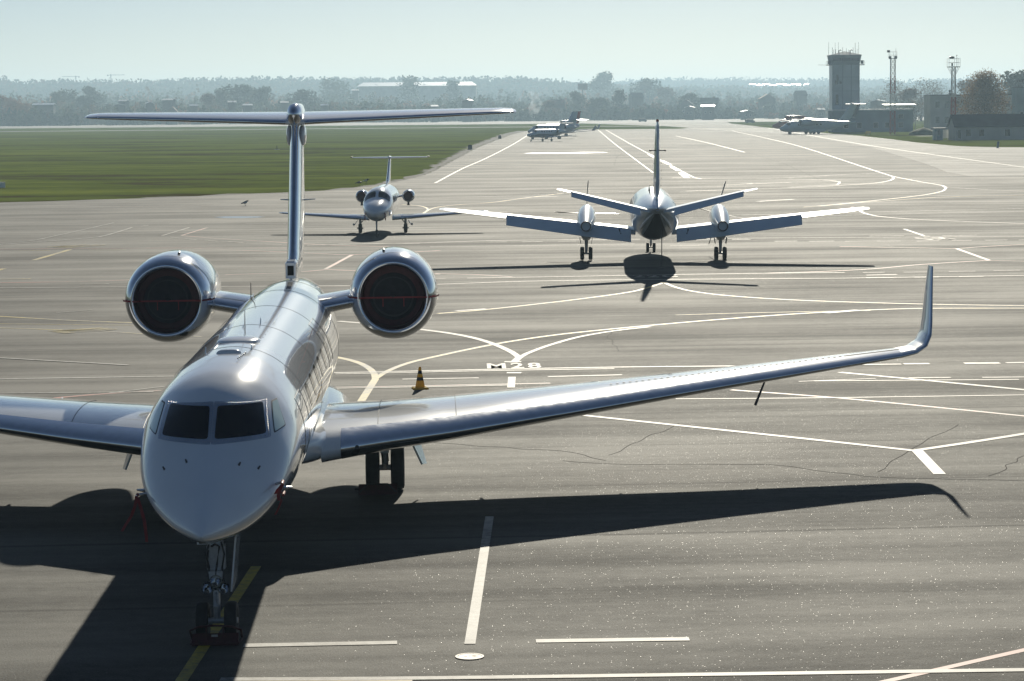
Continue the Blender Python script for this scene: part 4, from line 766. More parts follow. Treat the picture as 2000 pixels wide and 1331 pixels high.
# ---- builder for the smaller jets; aft is +y, nose wheel at y = 0
def small_jet(name, label, loc, rz, P, group=None, sub=True):
    t = thing(name, label, 'airplane', loc, rz, group)
    F_ = Fuse(P['fuse']); y0, y1 = P['fuse'][0][0], P['fuse'][-1][0]
    mb = MB(); F_.mesh(mb, list(np.linspace(y0, y0 + 2.4, 16)) + list(np.linspace(y0 + 2.5, y1, 30)), 48); obj('fuselage', mb, P['paint'], t, 60)
    for s in (1, -1):
        mb = MB(); F_.patch(mb, q4(s, 0, P['screen']), .012, 10, 7); obj('windscreen', mb, 'glass', t, 50)
        for y in P.get('windows', ()):
            a = P.get('wang', 1.05); h_ = P.get('wsz', .17)
            mb = MB(); F_.patch(mb, q4(s, 0, [(y - h_, a), (y + h_, a), (y + h_, a + .30), (y - h_, a + .30)]), .01, 8, 2.5); obj('cabin_window', mb, 'glass', t, 50)
        if P.get('band'):
            mb = MB(); ys = np.linspace(*P['band'][:2], 24)
            mb.loft([[F_.pt(y, H - s * a, .008) for a in np.linspace(P['band'][2], P['band'][3], 6)] for y in ys], False, 0, False); obj('livery_band', mb, P['band'][4], t, 50)
        mb = MB(); wing(mb, lerp_secs(P['wing'], np.linspace(0, len(P['wing']) - 1, 16)), s); wg = obj('wing', mb, P['paint'], t, 40)
        mb = MB(); wing(mb, lerp_secs(P['wing'], np.linspace(.4, len(P['wing']) - 1, 14)), s, .09, 1 + 1e-9, n=10); obj('leading_edge', mb, 'metal', wg, 40)
        if P.get('winglet'): mb = MB(); wing(mb, P['winglet'], s); obj('winglet', mb, P['paint'], wg, 40)
        mb = MB(); wing(mb, lerp_secs(P['tail'], np.linspace(0, len(P['tail']) - 1, 8)), s, camber=0, inc=2); tp_ = obj('tailplane', mb, P['paint'], t, 40)
        ex, ey, ez, er, el = P['eng']; o = (s * ex, ey, ez)
        mb = MB(); mb.lathe([(.3 * er, er * .78), (0, er * .74), (0, er * .80), (er * .3, er * .93), (er * .9, er), (el * .5, er * .98), (el * .8, er * .8), (el, er * .62), (el - .02, er * .5), (el - .3, er * .45)], o, 'y', 32); en = obj('engine', mb, P['paint'], t, 50)
        mb = MB(); mb.lathe([(.13, er * .775), (.10, er * .4), (.11, .01)], o, 'y', 28); obj('intake_cover', mb, P.get('cover', 'dark'), en, 50)
        mb = MB(); mb.lathe([(-.006, er * .74), (-.012, er * .77), (-.004, er * .81), (er * .22, er * .915), (er * .24, er * .90)], o, 'y', 32); obj('inlet_lip', mb, 'metal', en, 50)
        mb = MB(); rings = [[(s * xx, ey + el * .22 + u * el * .6, ez + (.0 if xx > ex * .7 else -.05) + h * el * .6) for u, h in airfoil(10, .10, 0)] for xx in (P['pyl'], ex - er * .9)]; mb.loft(rings); obj('engine_pylon', mb, P['paint'], t, 40)
        gx, gy, gr = P['main']; g = axle_gear(t, s * gx, gy, gr, gr * .75, P.get('pair', 0), P.get('gtop', 1.0), [((s * gx, gy, gr * 2), (s * gx * .72, gy, P.get('gtop', 1.0) + .05))], rr=.055)
        if P.get('gdoor'):
            mb = MB(); mb.box((s * (gx + .27), gy, .62), (.02, .5, .38), Matrix.Rotation(s * -.6, 3, 'Y')); obj('gear_door', mb, 'whitesheet', g, 0)
            mb = MB(); mb.ball((s * (gx + .40), gy - .05, .52), .075, 10, 7); obj('gear_lamp', mb, 'lamp', g)
    mb = MB(); wing(mb, lerp_secs(P['fin'], np.linspace(0, len(P['fin']) - 1, 14)), 1, camber=0); f_ = obj('tail_fin', mb, P.get('finpaint', P['paint']), t, 40)
    mb = MB(); wing(mb, lerp_secs(P['fin'], np.linspace(.6, len(P['fin']) - 1, 10)), 1, .09, 1 + 1e-9, 0, n=10); obj('fin_edge', mb, 'metal', f_, 40)
    if P.get('bullet'):
        b = P['bullet']; mb = MB(); mb.lathe([(0, .01), (.05, b[3] * .6), (.2, b[3]), (b[4] * .6, b[3] * .9), (b[4], .02)], b[:3], 'y', 20); obj('tail_bullet', mb, P['paint'], t, 50)
    axle_gear(t, 0, 0, P['nr'], P['nr'] * .55, P.get('npair', 0), P.get('gtop', 1.0) + .1, (), 'nose_gear', .04)
    if P.get('third'):
        y, z, r, l = P['third']; mb = MB(); mb.lathe([(.4, r * .8), (0, r * .85), (.3, r), (l * .6, r), (l, r * .6)], (0, y, z), 'y', 28); obj('centre_engine', mb, P['paint'], t, 50)
    return t, F_
BJ = dict(paint='paint', cover='darkred', nr=.23, main=(1.42, 5.5, .29), gtop=.95, gdoor=True, fuse=[(-1.75, 1.52, 1.50, .02, 1.51, 2), (-1.68, 1.68, 1.36, .16, 1.52, 2), (-1.3, 1.90, 1.20, .42, 1.56, 2), (-.7, 2.10, 1.05, .65, 1.62, 2), (.1, 2.28, .95, .80, 1.72, 2), (.6, 2.46, .92, .86, 1.80, 2), (1.3, 2.80, .90, .91, 1.86, 2), (2.0, 2.93, .88, .93, 1.90, 2), (3, 2.96, .88, .93, 1.92, 2), (8, 2.96, .88, .93, 1.92, 2), (10, 2.88, 1.1, .82, 2.0, 2), (12, 2.7, 1.6, .5, 2.15, 2), (13.2, 2.5, 2.0, .2, 2.25, 2)],
    screen=[(.42, .10), (1.12, .10), (1.30, .98), (.55, 1.12)], windows=[2.6 + .85 * k for k in range(6)], wsz=.16,
    wing=[(.7, 3.7, .95, 2.9, .12, 2), (2.0, 4.3, 1.0, 2.3, .12, 2.5), (6.3, 6.0, 1.24, 1.0, .11, 2.5), (6.58, 6.25, 1.26, .6, .07, 2.5)],
    tail=[(.06, 12.4, 4.52, 1.35, .09, 0), (2.3, 13.0, 4.54, .8, .09, 0), (2.5, 13.1, 4.54, .6, .06, 0)], eng=(1.48, 7.6, 2.20, .40, 2.5), pyl=.75,
    fin=[(0, 8.9, 2.85, 4.2, .02, 90), (0, 10.2, 3.1, 3.0, .08, 90), (0, 12.35, 4.5, 1.55, .09, 90)], bullet=(0, 12.1, 4.56, .10, 2.0))
bj, _ = small_jet('light_jet', 'small white jet with dark windscreen and red intake covers parked beyond the foreground tail', (-8.10, 147.2, 0), -.017, BJ)
for s in (1, -1):
    mb = MB(); mb.lathe([(0, .10), (.05, .02)], (s * 1.48, 7.9, 1.80), 'z', 12); mb.tube([(s * 1.48, 7.75, 1.84), (s * 1.48, 7.75, 1.62)], [.05, .09], 10); obj('cover_ribbon', mb, 'hose', bj)
    mb = MB(); mb.tube([(s * .55, -.95, 1.5), (s * .60, -1.1, 1.42), (s * .62, -1.1, 1.05)], .03, 6); obj('probe_cover', mb, 'red', bj)
    mb = MB(); mb.box((s * 2.52, 13.25, 4.58), (.12, .9, .06)); obj('tail_tip', mb, 'steeldark', bj)
# ---- three jets parked at the far left edge of the apron, noses to the left
FA = dict(paint='greyplane', nr=.25, main=(1.35, 6.3, .32), gtop=1.05, fuse=[(-1.6, 1.62, 1.58, .02, 1.6, 2), (-1.3, 1.85, 1.40, .3, 1.62, 2), (-.4, 2.15, 1.15, .66, 1.7, 2), (.5, 2.40, 1.02, .85, 1.8, 2), (1.3, 2.82, 1.0, .92, 1.9, 2), (2.2, 2.95, .98, .95, 1.95, 2), (8, 2.95, .98, .95, 1.95, 2), (10.5, 2.9, 1.35, .8, 2.1, 2), (13.6, 2.6, 2.1, .2, 2.3, 2)],
    screen=[(.7, .1), (1.3, .1), (1.45, .9), (.85, 1.1)], windows=[3.2 + .95 * k for k in range(5)], wsz=.22, wang=.98,
    wing=[(.7, 4.6, 1.0, 3.0, .12, 2), (2.2, 5.4, 1.08, 2.4, .12, 3), (7.4, 7.4, 1.5, 1.0, .11, 3)], tail=[(.05, 11.9, 4.3, 1.5, .09, 0), (3.0, 12.7, 4.32, .8, .08, 0)],
    eng=(1.55, 8.4, 2.35, .48, 2.9), pyl=.8, fin=[(0, 9.2, 2.85, 3.9, .03, 90), (0, 10.4, 3.2, 3.0, .08, 90), (0, 11.7, 4.3, 1.7, .09, 90)], band=(-.6, 12.5, 1.75, 2.5, 'blueband'))
FB = dict(paint='greyplane', nr=.30, main=(2.2, 8.0, .40), pair=.22, npair=.14, gtop=1.3, fuse=[(-2.0, 2.0, 1.96, .02, 1.98, 2), (-1.6, 2.3, 1.75, .35, 2.0, 2), (-.6, 2.75, 1.45, .8, 2.12, 2), (.5, 3.25, 1.28, 1.08, 2.3, 2), (1.3, 3.62, 1.22, 1.18, 2.4, 2), (2.4, 3.72, 1.2, 1.22, 2.46, 2), (11, 3.72, 1.2, 1.22, 2.46, 2), (14, 3.6, 1.7, 1.0, 2.65, 2), (17.6, 3.2, 2.7, .25, 2.95, 2)],
    screen=[(.3, .1), (.95, .1), (1.15, .9), (.5, 1.1)], windows=[3.6 + 1.15 * k for k in range(8)], wsz=.25, wang=.98,
    wing=[(.9, 6.0, 1.4, 5.2, .11, 2), (2.6, 7.4, 1.5, 4.0, .11, 3), (9.6, 12.2, 2.1, 1.5, .10, 3)], winglet=[(9.6, 12.2, 2.1, 1.5, .09, 20), (9.85, 12.5, 2.5, 1.2, .08, 70), (10.1, 13.2, 3.4, .6, .08, 80)],
    tail=[(.1, 15.4, 4.9, 2.2, .09, -4), (3.6, 17.0, 4.6, 1.1, .08, -4)], eng=(1.95, 10.6, 3.1, .62, 3.6), pyl=1.05, fin=[(0, 12.4, 3.6, 4.8, .03, 90), (0, 13.8, 4.1, 3.8, .08, 90), (0, 16.2, 7.0, 2.2, .09, 90)], third=(11.5, 4.2, .55, 4.5))
PHI = R(52)
rz = -(math.pi / 2 - PHI) - R(0)
pA = at(1041, 277.5, 583)
small_jet('parked_jet', 'small blue-grey jet with dark cabin windows, frontmost of three at the far apron edge', (pA.x, pA.y, 0), -R(38), FA)
pB = at(1042, 270, 632)
small_jet('parked_jet', 'blue-grey jet with tall dark fin between two others at the far apron edge', (pB.x + .3, pB.y, 0), -R(41), FB)
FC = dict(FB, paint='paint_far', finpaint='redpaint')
pC = at(1068, 265, 690)
small_jet('parked_jet', 'pale jet with red tail fin, hindmost of the three at the far apron edge', (pC.x - .5, pC.y, 0), -R(37), FC)
# ---- two high-wing transport jets on the far right of the apron
def transport(label, loc, rz, paint, nac, nose, nz=4.05):
    t = thing('transport_plane', label, 'airplane', loc, rz)
    F_ = Fuse([(-2.3, 1.62, 1.58, .02, 1.6, 2), (-2.0, 1.95, 1.25, .45, 1.6, 2), (-1.0, 2.5, .85, 1.0, 1.75, 2), (0, 3.05, .72, 1.35, 1.9, 2), (1.0, 3.55, .66, 1.5, 2.05, 2), (2.4, 3.80, .64, 1.55, 2.15, 2), (12.5, 3.80, .64, 1.55, 2.15, 2), (15, 3.80, 1.05, 1.5, 2.35, 2), (19, 3.75, 1.95, 1.2, 2.8, 2), (22.5, 3.6, 2.75, .6, 3.15, 2), (24.5, 3.4, 3.1, .15, 3.25, 2)])
    mb = MB(); F_.mesh(mb, list(np.linspace(-2.3, 2.5, 22)) + list(np.linspace(3, 24.5, 24)), 40); fu = obj('fuselage', mb, paint, t, 60)
    for s in (1, -1):
        mb = MB(); F_.patch(mb, q4(s, 0, [(-.35, .06), (.15, .06), (.65, .95), (.0, 1.05)]), .02, 8, 6); obj('windscreen', mb, 'glass', t, 50)
        for y in (3.2, 4.4, 9.6, 11.0):
            mb = MB(); F_.patch(mb, q4(s, 0, [(y - .2, 1.1), (y + .2, 1.1), (y + .2, 1.36), (y - .2, 1.36)]), .02, 6, 3); obj('cabin_window', mb, 'glass', t, 50)
        mb = MB(); wing(mb, [(.4, 6.2, 3.85, 5.2, .13, 0), (5.5, 6.9, 3.8, 4.4, .12, -1), (15.9, 9.4, 3.5, 1.9, .11, -2)], s); obj('wing', mb, paint, t, 40)
        mb = MB(); mb.lathe([(.5, .66), (.0, .70), (.05, .80), (.5, .92), (2.0, .96), (3.6, .9), (5.2, .7), (5.6, .5)], (s * 2.15, 3.2, nz), 'y', 32); en = obj('engine', mb, nac, t, 50)
        mb = MB(); mb.lathe([(.3, .68), (.35, .3), (.3, .01)], (s * 2.15, 3.2, nz), 'y', 24); obj('intake', mb, 'dark', en, 50)
        mb = MB(); mb.lathe([(0, .02), (.4, .35), (1.5, .52), (4.5, .52), (5.8, .3), (6.2, .02)], (s * 1.75, 6.4, 1.0), 'y', 24); obj('gear_pod', mb, paint, t, 50)
        axle_gear(t, s * 1.85, 8.3, .50, .34, 0, 1.2, (), rr=.08); axle_gear(t, s * 1.85, 9.9, .50, .34, 0, 1.2, (), rr=.08)
        mb = MB(); wing(mb, [(.1, 23.1, 8.35, 3.0, .10, 0), (4.6, 24.3, 8.4, 1.5, .09, 0)], s, camber=0); obj('tailplane', mb, paint, t, 40)
    mb = MB(); wing(mb, [(0, 17.4, 3.7, 6.2, .05, 90), (0, 19.3, 4.6, 5.4, .10, 90), (0, 22.6, 8.3, 3.6, .10, 90)], 1, .68, camber=0); f_ = obj('tail_fin', mb, paint, t, 40)
    mb = MB(); r = []
    for f in np.linspace(0, 1, 6):
        y, z, ch = 19.3 + 3.3 * f, 4.6 + 3.7 * f, 5.4 - 1.8 * f; hw = .038 * ch; r.append([(hw, y + ch * .69, z), (.02, y + ch, z), (-.02, y + ch, z), (-hw, y + ch * .69, z)])
    mb.loft(r); obj('rudder', mb, 'steeldark' if nose is None else 'blueband', f_, 20)
    mb = MB(); mb.lathe([(0, .02), (.3, .25), (1.6, .3), (3.4, .05)], (0, 22.4, 8.4), 'y', 16); obj('tail_bullet', mb, paint, t, 50)
    axle_gear(t, 0, 1.2, .38, .25, .25, 1.1, (), 'nose_gear', .07)
    return t
pT = at(1537, 262, 690)
transport('grey-blue high-wing transport jet with T-tail parked in front of the control tower', (pT.x, pT.y - 1, 0), -R(60), 'greyplane', 'greyplane', 1, 3.3)
pU = at(1519, 254, 800)
transport('red-painted high-wing transport jet half hidden behind the grey-blue one', (pU.x, pU.y - 6, 0), -R(76), 'redpaint', 'redpaint', None)

# ================================================================ buildings, masts and trees at the edge of the field
def house(name, label, loc, sx, sy, hw, hr, wall, roof, rz=0, gable='x', wins=(), cat='building', group=None, chim=False, over=.35):
    t = thing(name, label, cat, loc, rz, group)
    mb = MB().box((0, 0, hw / 2), (sx, sy, hw))
    if hr and gable == 'x': mb.add([(-sx / 2, -sy / 2, hw), (-sx / 2, sy / 2, hw), (-sx / 2, 0, hw + hr)], [(0, 1, 2)]).add([(sx / 2, -sy / 2, hw), (sx / 2, sy / 2, hw), (sx / 2, 0, hw + hr)], [(0, 2, 1)])
    if hr and gable == 'y': mb.add([(-sx / 2, -sy / 2, hw), (sx / 2, -sy / 2, hw), (0, -sy / 2, hw + hr)], [(0, 1, 2)]).add([(-sx / 2, sy / 2, hw), (sx / 2, sy / 2, hw), (0, sy / 2, hw + hr)], [(0, 2, 1)])
    obj('wall', mb, wall, t, 0)
    mb = MB(); o_ = over; th = .18
    if hr:
        if gable == 'x': pr = [(-sy / 2 - o_, hw - hr * o_ / (sy / 2)), (0, hw + hr), (sy / 2 + o_, hw - hr * o_ / (sy / 2))]; pts = lambda x: [(x, a, b + .02) for a, b in pr] + [(x, a, b + .02 + th) for a, b in pr[::-1]]; mb.loft([pts(-sx / 2 - o_), pts(sx / 2 + o_)])
        else: pr = [(-sx / 2 - o_, hw - hr * o_ / (sx / 2)), (0, hw + hr), (sx / 2 + o_, hw - hr * o_ / (sx / 2))]; pts = lambda y: [(a, y, b + .02) for a, b in pr] + [(a, y, b + .02 + th) for a, b in pr[::-1]]; mb.loft([pts(-sy / 2 - o_), pts(sy / 2 + o_)])
    else: mb.box((0, 0, hw + .18), (sx + .3, sy + .3, .36))
    rf = obj('roof', mb, roof, t, 0)
    if chim: mb = MB().box((sx * .2, 0, hw + hr + .2), (.6, .6, 1.6)); obj('chimney', mb, 'brick', rf, 0)
    for x, z, ww, wh in wins:
        mb = MB().box((x, -sy / 2 - .01, z), (ww + .16, .10, wh + .16)); f = obj('window', mb, 'steelwhite', t, 0)
        mb = MB().box((x, -sy / 2 - .05, z), (ww, .06, wh)); obj('pane', mb, 'winglass', f, 0)
    return t
# control tower
def gz(px, py, d): return at(px, py, d).z
TD = 746; tc = at(1653.5, 258, TD); TX = tc.x
tw = thing('control_tower', 'tall square airport control tower with flared cab and roof aerials', 'tower', (TX, TD + 4, 0))
H1 = gz(1653, 127, TD); H2 = gz(1653, 110, TD); H3 = gz(1653, 101, TD)
obj('shaft', MB().box((0, 0, H1 / 2), (8.0, 8.0, H1)), 'concrete', tw, 0)
obj('lit_side_panel', MB().box((-4.03, 0, H1 / 2), (.10, 7.7, H1 - .3)), 'whitesheet', tw, 0)  # pale sheet added so the left face looks sunlit; the brightness is in its colour
mb = MB()
for x in (-4.05, -1.0, 1.6, 4.05): mb.box((x, -4.03, H1 / 2), (.22, .14, H1))
for z in (4, 8.2, 12.4, 16.6): mb.box((0, -4.02, z), (8, .06, .12))
obj('panel_joint', mb, 'concrete2', tw, 0)
for x, z, a, b in ((-2.6, 16.4, .5, 2.0), (-2.9, 15.0, .6, 1.1), (-1.6, 15.0, .5, .7), (-2.7, 9.8, .7, 3.0), (-2.4, 3.2, 1.6, 2.2)):
    f = obj('window', MB().box((x, -4.03, z), (a + .2, .10, b + .2)), 'concrete2', tw, 0); obj('pane', MB().box((x, -4.07, z), (a, .08, b)), 'winglass', f, 0)
mb = MB(); r = [[(-a, -a, z), (a, -a, z), (a, a, z), (-a, a, z)] for a, z in ((4.12, H1 - .1), (4.2, H1 + .4), (4.62, H2))]; mb.loft(r); cb = obj('cab', mb, 'concrete2', tw, 0)
for k, (a0, a1) in enumerate(((-4.1, -1.5), (-1.35, 1.35), (1.5, 4.1))):
    obj('cab_window', MB().box(((a0 + a1) / 2, -4.52, H1 + (H2 - H1) * .62), (a1 - a0, .06, (H2 - H1) * .48), Matrix.Rotation(-.20, 3, 'X')), 'winglass', cb, 0)
mb = MB(); mb.box((0, 0, H2 + .1), (9.4, 9.4, .2)); mb.add([(-4.8, -4.8, H2 + .2), (4.8, -4.8, H2 + .2), (4.8, 4.8, H2 + .2), (-4.8, 4.8, H2 + .2), (0, 0, H3)], [(0, 1, 4), (1, 2, 4), (2, 3, 4), (3, 0, 4)]); obj('roof', mb, 'concrete2', tw, 0)
for s in (-1, 1):
    g = obj('balcony', MB().box((s * 4.95, -2.4, H1 - .15), (1.5, 3.2, .22)), 'steeldark', tw, 0)
    obj('equipment_box', MB().box((s * 5.0, -3.2, H1 + .65), (.8, .9, 1.1)), 'steeldark', g, 0)
    obj('railing', MB().tube([(s * 5.65, -3.9, H1), (s * 5.65, -3.9, H1 + 1)], .04, 5).tube([(s * 5.65, -.9, H1), (s * 5.65, -.9, H1 + 1)], .04, 5).tube([(s * 5.65, -3.9, H1 + 1), (s * 5.65, -.9, H1 + 1)], .04, 5), 'steeldark', g)
for px, top, r in ((1621, 84, .045), (1628.5, 94, .06), (1633.5, 85, .04), (1630.5, 98, .05), (1635, 97, .06), (1640, 84, .04), (1648.5, 94, .06), (1655.5, 96, .05), (1660.5, 98, .05), (1668.5, 94, .06), (1673, 85, .06), (1676, 97, .04), (1679.5, 84, .04)):
    x = (px - 1653.5) / FPX * TD; zt = gz(px, top, TD)
    obj('aerial', MB().tube([(x, -2.5 + .4 * math.sin(px), H2 + .2), (x, -2.5 + .4 * math.sin(px), zt)], [r * 1.3, r], 5), 'steeldark', tw)
for x in (-1.9, 1.5): obj('vent_pipe', MB().tube([(x, -2, H2 + .3), (x, -2, H3 + .2), (x + .5, -2, H3 + .35), (x + .7, -2, H3 + .1)], .16, 8), 'steeldark', tw)
obj('side_boom', MB().tube([(-4, -3.5, H1 - .2), (-8.4, -3.5, H1 - .1)], .05, 5), 'steeldark', tw)
# the low annex of the tower and what stands near it
house('annex_building', 'long dark flat-roofed building at the foot of the control tower', (at(1707, 0, 738).x, 744, 0), 24.5, 9, gz(1700, 216, 738), 0, 'concrete2', 'whitesheet', wins=[(-8, 2, 1.4, 1.5), (-4, 2, 1.4, 1.5), (1, 2, 1.4, 1.5), (4.5, 2, 1.4, 1.5), (8.5, 2, 1.4, 1.5), (8.5, 4.6, 1.4, 1.2)])
sh = thing('shelter', 'open shelter with white zigzag sheet roof behind the dark annex building', 'shelter', (at(1759, 0, 775).x, 777, 0))
zt = gz(1759, 205, 775)
mb = MB(); n = 6
r = []
for k in range(n * 2 + 1):
    x = -5.1 + 10.2 * k / (n * 2); r.append([(x, -2.6, zt - .1 - (.75 if k % 2 else 0.15)), (x, -2.6, zt), (x, 3, zt + .25), (x, 3, zt - .6)])
mb.loft(r); obj('roof', mb, 'whitesheet', sh, 0)
for x in (-4.8, 0, 4.8): obj('post', MB().tube([(x, -2.3, 0), (x, -2.3, zt - .3)], .09, 6), 'steelwhite', sh)
house('admin_building', 'two-storey pale green office block behind the lattice mast and the autumn tree', (at(1905, 0, 770).x, 778, 0), 27.5, 12, gz(1900, 187, 770), 0, 'wallpale', 'steeldark', wins=[(x, z, 1.3, 2.0) for z in (3.2, 8.0) for x in (-11.5, -8.6, -5.4, -2.2, 1.0, 4.2, 7.4, 10.6)])
house('block_building', 'tall dark windowless block cut off by the right edge of the picture', (at(2001, 0, 700).x, 705, 0), 3.6, 8, gz(2000, 172, 700), 0, 'concrete2', 'steeldark', wins=[(-.6, 5.0, .8, 1.2)])
hw_, hr_ = gz(1935, 247, 540), gz(1935, 225, 540)
house('low_house', 'long low house with dark slate roof and three windows beside the lattice mast', (at(1955, 0, 540).x, 545.5, 0), 19.5, 9, hw_, hr_ - hw_, 'wallpale', 'slate', wins=[(x, 1.6, 1.1, 1.5) for x in (-6.9, -4.0, 1.7, 6.4)] + [(-8.9, 1.3, .7, 1.9)], chim=False)
k = thing('kiosk', 'small pale blue guard kiosk with a white window beside the low house', 'kiosk', (at(1834, 0, 548).x, 549, 0), .12)
obj('cabin', MB().box((0, 0, 1.25), (1.8, 1.8, 2.5)), 'kiosk', k, 0); obj('roof', MB().box((.3, 0, 2.6), (2.9, 2.3, .22)), 'steeldark', k, 0)
f = obj('window', MB().box((0, -.92, 1.65), (.75, .08, 1.2)), 'steelwhite', k, 0); obj('pane', MB().box((0, -.95, 1.65), (.6, .06, 1.05)), 'lamp', f, 0)
obj('door', MB().box((-.62, -.91, 1.05), (.35, .06, 2.0)), 'steelwhite', k, 0); obj('base', MB().box((0, 0, .06), (2.0, 2.0, .12)), 'concrete2', k, 0)
b = thing('notice_board', 'white board leaning on posts between the kiosk and the lattice mast', 'board', (at(1849, 0, 550).x, 551, 0)); obj('panel', MB().box((0, 0, 1.25), (1.3, .08, 1.9)), 'whitesheet', b, 0)
for x in (-.5, .5): obj('post', MB().tube([(x, .1, 0), (x, .1, 2.2)], .05, 6), 'steelwhite', b)
# lattice masts
def lattice_mast(label, px, d, ytop, w0, w1, plat, bands):
    c = at(px, 0, d); zt = gz(px, ytop, d)
    t = thing('lattice_mast', label, 'mast', (c.x, d, 0)); n = int(zt / (w0 * 1.15))
    mb = MB()
    for k in range(n):
        z0, z1 = zt * k / n, zt * (k + 1) / n; m_ = 1 if any(a <= (z0 + z1) / 2 / zt < b_ for a, b_ in bands) else 0
        a0, a1 = w0 + (w1 - w0) * z0 / zt, w0 + (w1 - w0) * z1 / zt
        P0 = [(sx * a0 / 2, sy * a0 / 2, z0) for sx, sy in ((-1, -1), (1, -1), (1, 1), (-1, 1))]; P1 = [(sx * a1 / 2, sy * a1 / 2, z1) for sx, sy in ((-1, -1), (1, -1), (1, 1), (-1, 1))]
        for i in range(4):
            j = (i + 1) % 4; mb.tube([P0[i], P1[i]], .075, 5, m_, False); mb.tube([P0[i], P1[j]], .045, 4, m_, False); mb.tube([P0[j], P1[i]], .045, 4, m_, False); mb.tube([P1[i], P1[j]], .045, 4, m_, False)
    obj('lattice', mb, ['steelwhite', 'steelred'], t)
    p = plat / 2
    pf = obj('platform', MB().box((0, 0, zt), (plat, plat, .16)), 'steeldark', t, 0); mb = MB()
    for sx, sy in ((-p, -p), (p, -p), (p, p), (-p, p), (0, -p)): mb.tube([(sx, sy, zt), (sx, sy, zt + 1.9)], .04, 5)
    for z in (zt + .95, zt + 1.85):
        for a, b_ in (((-p, -p), (p, -p)), ((p, -p), (p, p)), ((p, p), (-p, p)), ((-p, p), (-p, -p))): mb.tube([(*a, z), (*b_, z)], .035, 5)
    obj('railing', mb, 'steelwhite', pf)
    return t, zt, p
t, zt, p = lattice_mast('slim red and white lattice mast with floodlights standing just right of the control tower', 1744.5, 672, 116, 1.35, 1.25, 1.9, ((0, .30), (.55, .8)))
for x, y, z in ((-.9, -.6, .35), (.65, -.8, .4), (-1.25, -.2, 2.0)):
    obj('floodlight', MB().box((x, y, zt + z), (.75, .5, .5), Matrix.Rotation(.4, 3, 'X')), 'steeldark', t, 0)
obj('whip_aerial', MB().tube([(.8, 0, zt + 1.8), (.8, 0, zt + 2.8)], .04, 5), 'steeldark', t)
t, zt, p = lattice_mast('stout red and white lattice mast with railed platform beside the low slate-roofed house', 1862.5, 557, 132, 1.15, .75, 2.5, ((.0, .17), (.36, .62)))
mb = MB()
for sx, sy in ((-1, -1), (1, -1), (1, 1), (-1, 1)): mb.tube([(sx * .4, sy * .4, zt - 1.8), (sx * 1.15, sy * 1.15, zt)], .05, 5)
obj('bracket', mb, 'steelwhite', t)
obj('floodlight', MB().lathe([(0, .35), (.1, .6), (.35, .65), (.5, .3)], (-.55, -.7, zt + 1.9), 'z', 14), 'steeldark', t, 40)
obj('floodlight', MB().box((-.5, -.9, zt + .5), (.35, .3, .7)), 'steeldark', t, 0)
obj('whip_aerial', MB().tube([(.7, 0, zt), (.7, 0, zt + 2.5)], .04, 5).ball((.7, 0, zt + 2.6), .13, 6, 5), 'steeldark', t)
for z in (10.9, 11.5): obj('loudspeaker', MB().lathe([(0, .08), (.35, .28)], (-.9, -.7, zt * 0 + z * .95), 'y', 12), 'steeldark', t)
obj('equipment_cabinet', MB().box((-.1, -.8, 3.2), (1.3, .7, 2.0)), 'whitesheet', t, 0)
fm = thing('floodlight_mast', 'bar of hanging floodlights on a mast at the right edge of the picture', 'mast', (at(2006, 0, 620).x, 620, 0))
zt = gz(2000, 157, 620)
obj('pole', MB().tube([(0, 0, 0), (0, 0, zt + .3)], [.18, .10], 8), 'steeldark', fm)
obj('crossbar', MB().tube([(-2.6, 0, zt), (2.6, 0, zt)], .07, 6), 'steeldark', fm)
for x in (-2.5, -1.9, -1.3, -.7, .7, 1.3): obj('floodlight', MB().box((x - .1, -.1, zt - .35), (.34, .4, .45), Matrix.Rotation(.5, 3, 'Y')), 'steeldark', fm, 0)
# small things by the apron edge
def rock(name, label, cat, loc, mb, m_, **k):
    t = thing(name, label, cat, loc, **k); obj('body', mb, m_, t); return t
mb = MB(); r = []
for a in np.linspace(0, 1, 7):
    q = math.cos(a * math.pi / 2); r.append([((3.6 + .5 * math.sin(3 * t_)) * q * math.cos(t_), (4 + .4 * math.cos(2 * t_)) * q * math.sin(t_), 2.1 * a ** .8 - .1) for t_ in np.linspace(0, 2 * math.pi, 28, endpoint=False)])
mb.loft(r); mo = obj('grass_mound', mb, 'mound', smooth=60); mo.location = (at(1815, 0, 640).x, 648, 0); mo['kind'] = 'structure'
t = thing('leaning_post', 'short dark leaning post on the grass verge at the right', 'post', (at(1958, 0, 432).x, 436, 0), ry=.12); obj('shaft', MB().box((0, 0, .55), (.34, .34, 1.15)), 'concrete2', t, 0); obj('cap', MB().box((0, 0, 1.16), (.40, .40, .08)), 'concrete', t, 0)
t = thing('taxiway_sign', 'small yellow taxiway sign on the grass beside the tower annex', 'sign', (at(1694, 0, 655).x, 652, 0)); obj('panel', MB().box((0, 0, .75), (1.3, .22, .7)), 'signyellow', t, 0)
for x in (-.4, .4): obj('leg', MB().tube([(x, 0, 0), (x, 0, .5)], .05, 6), 'steeldark', t)
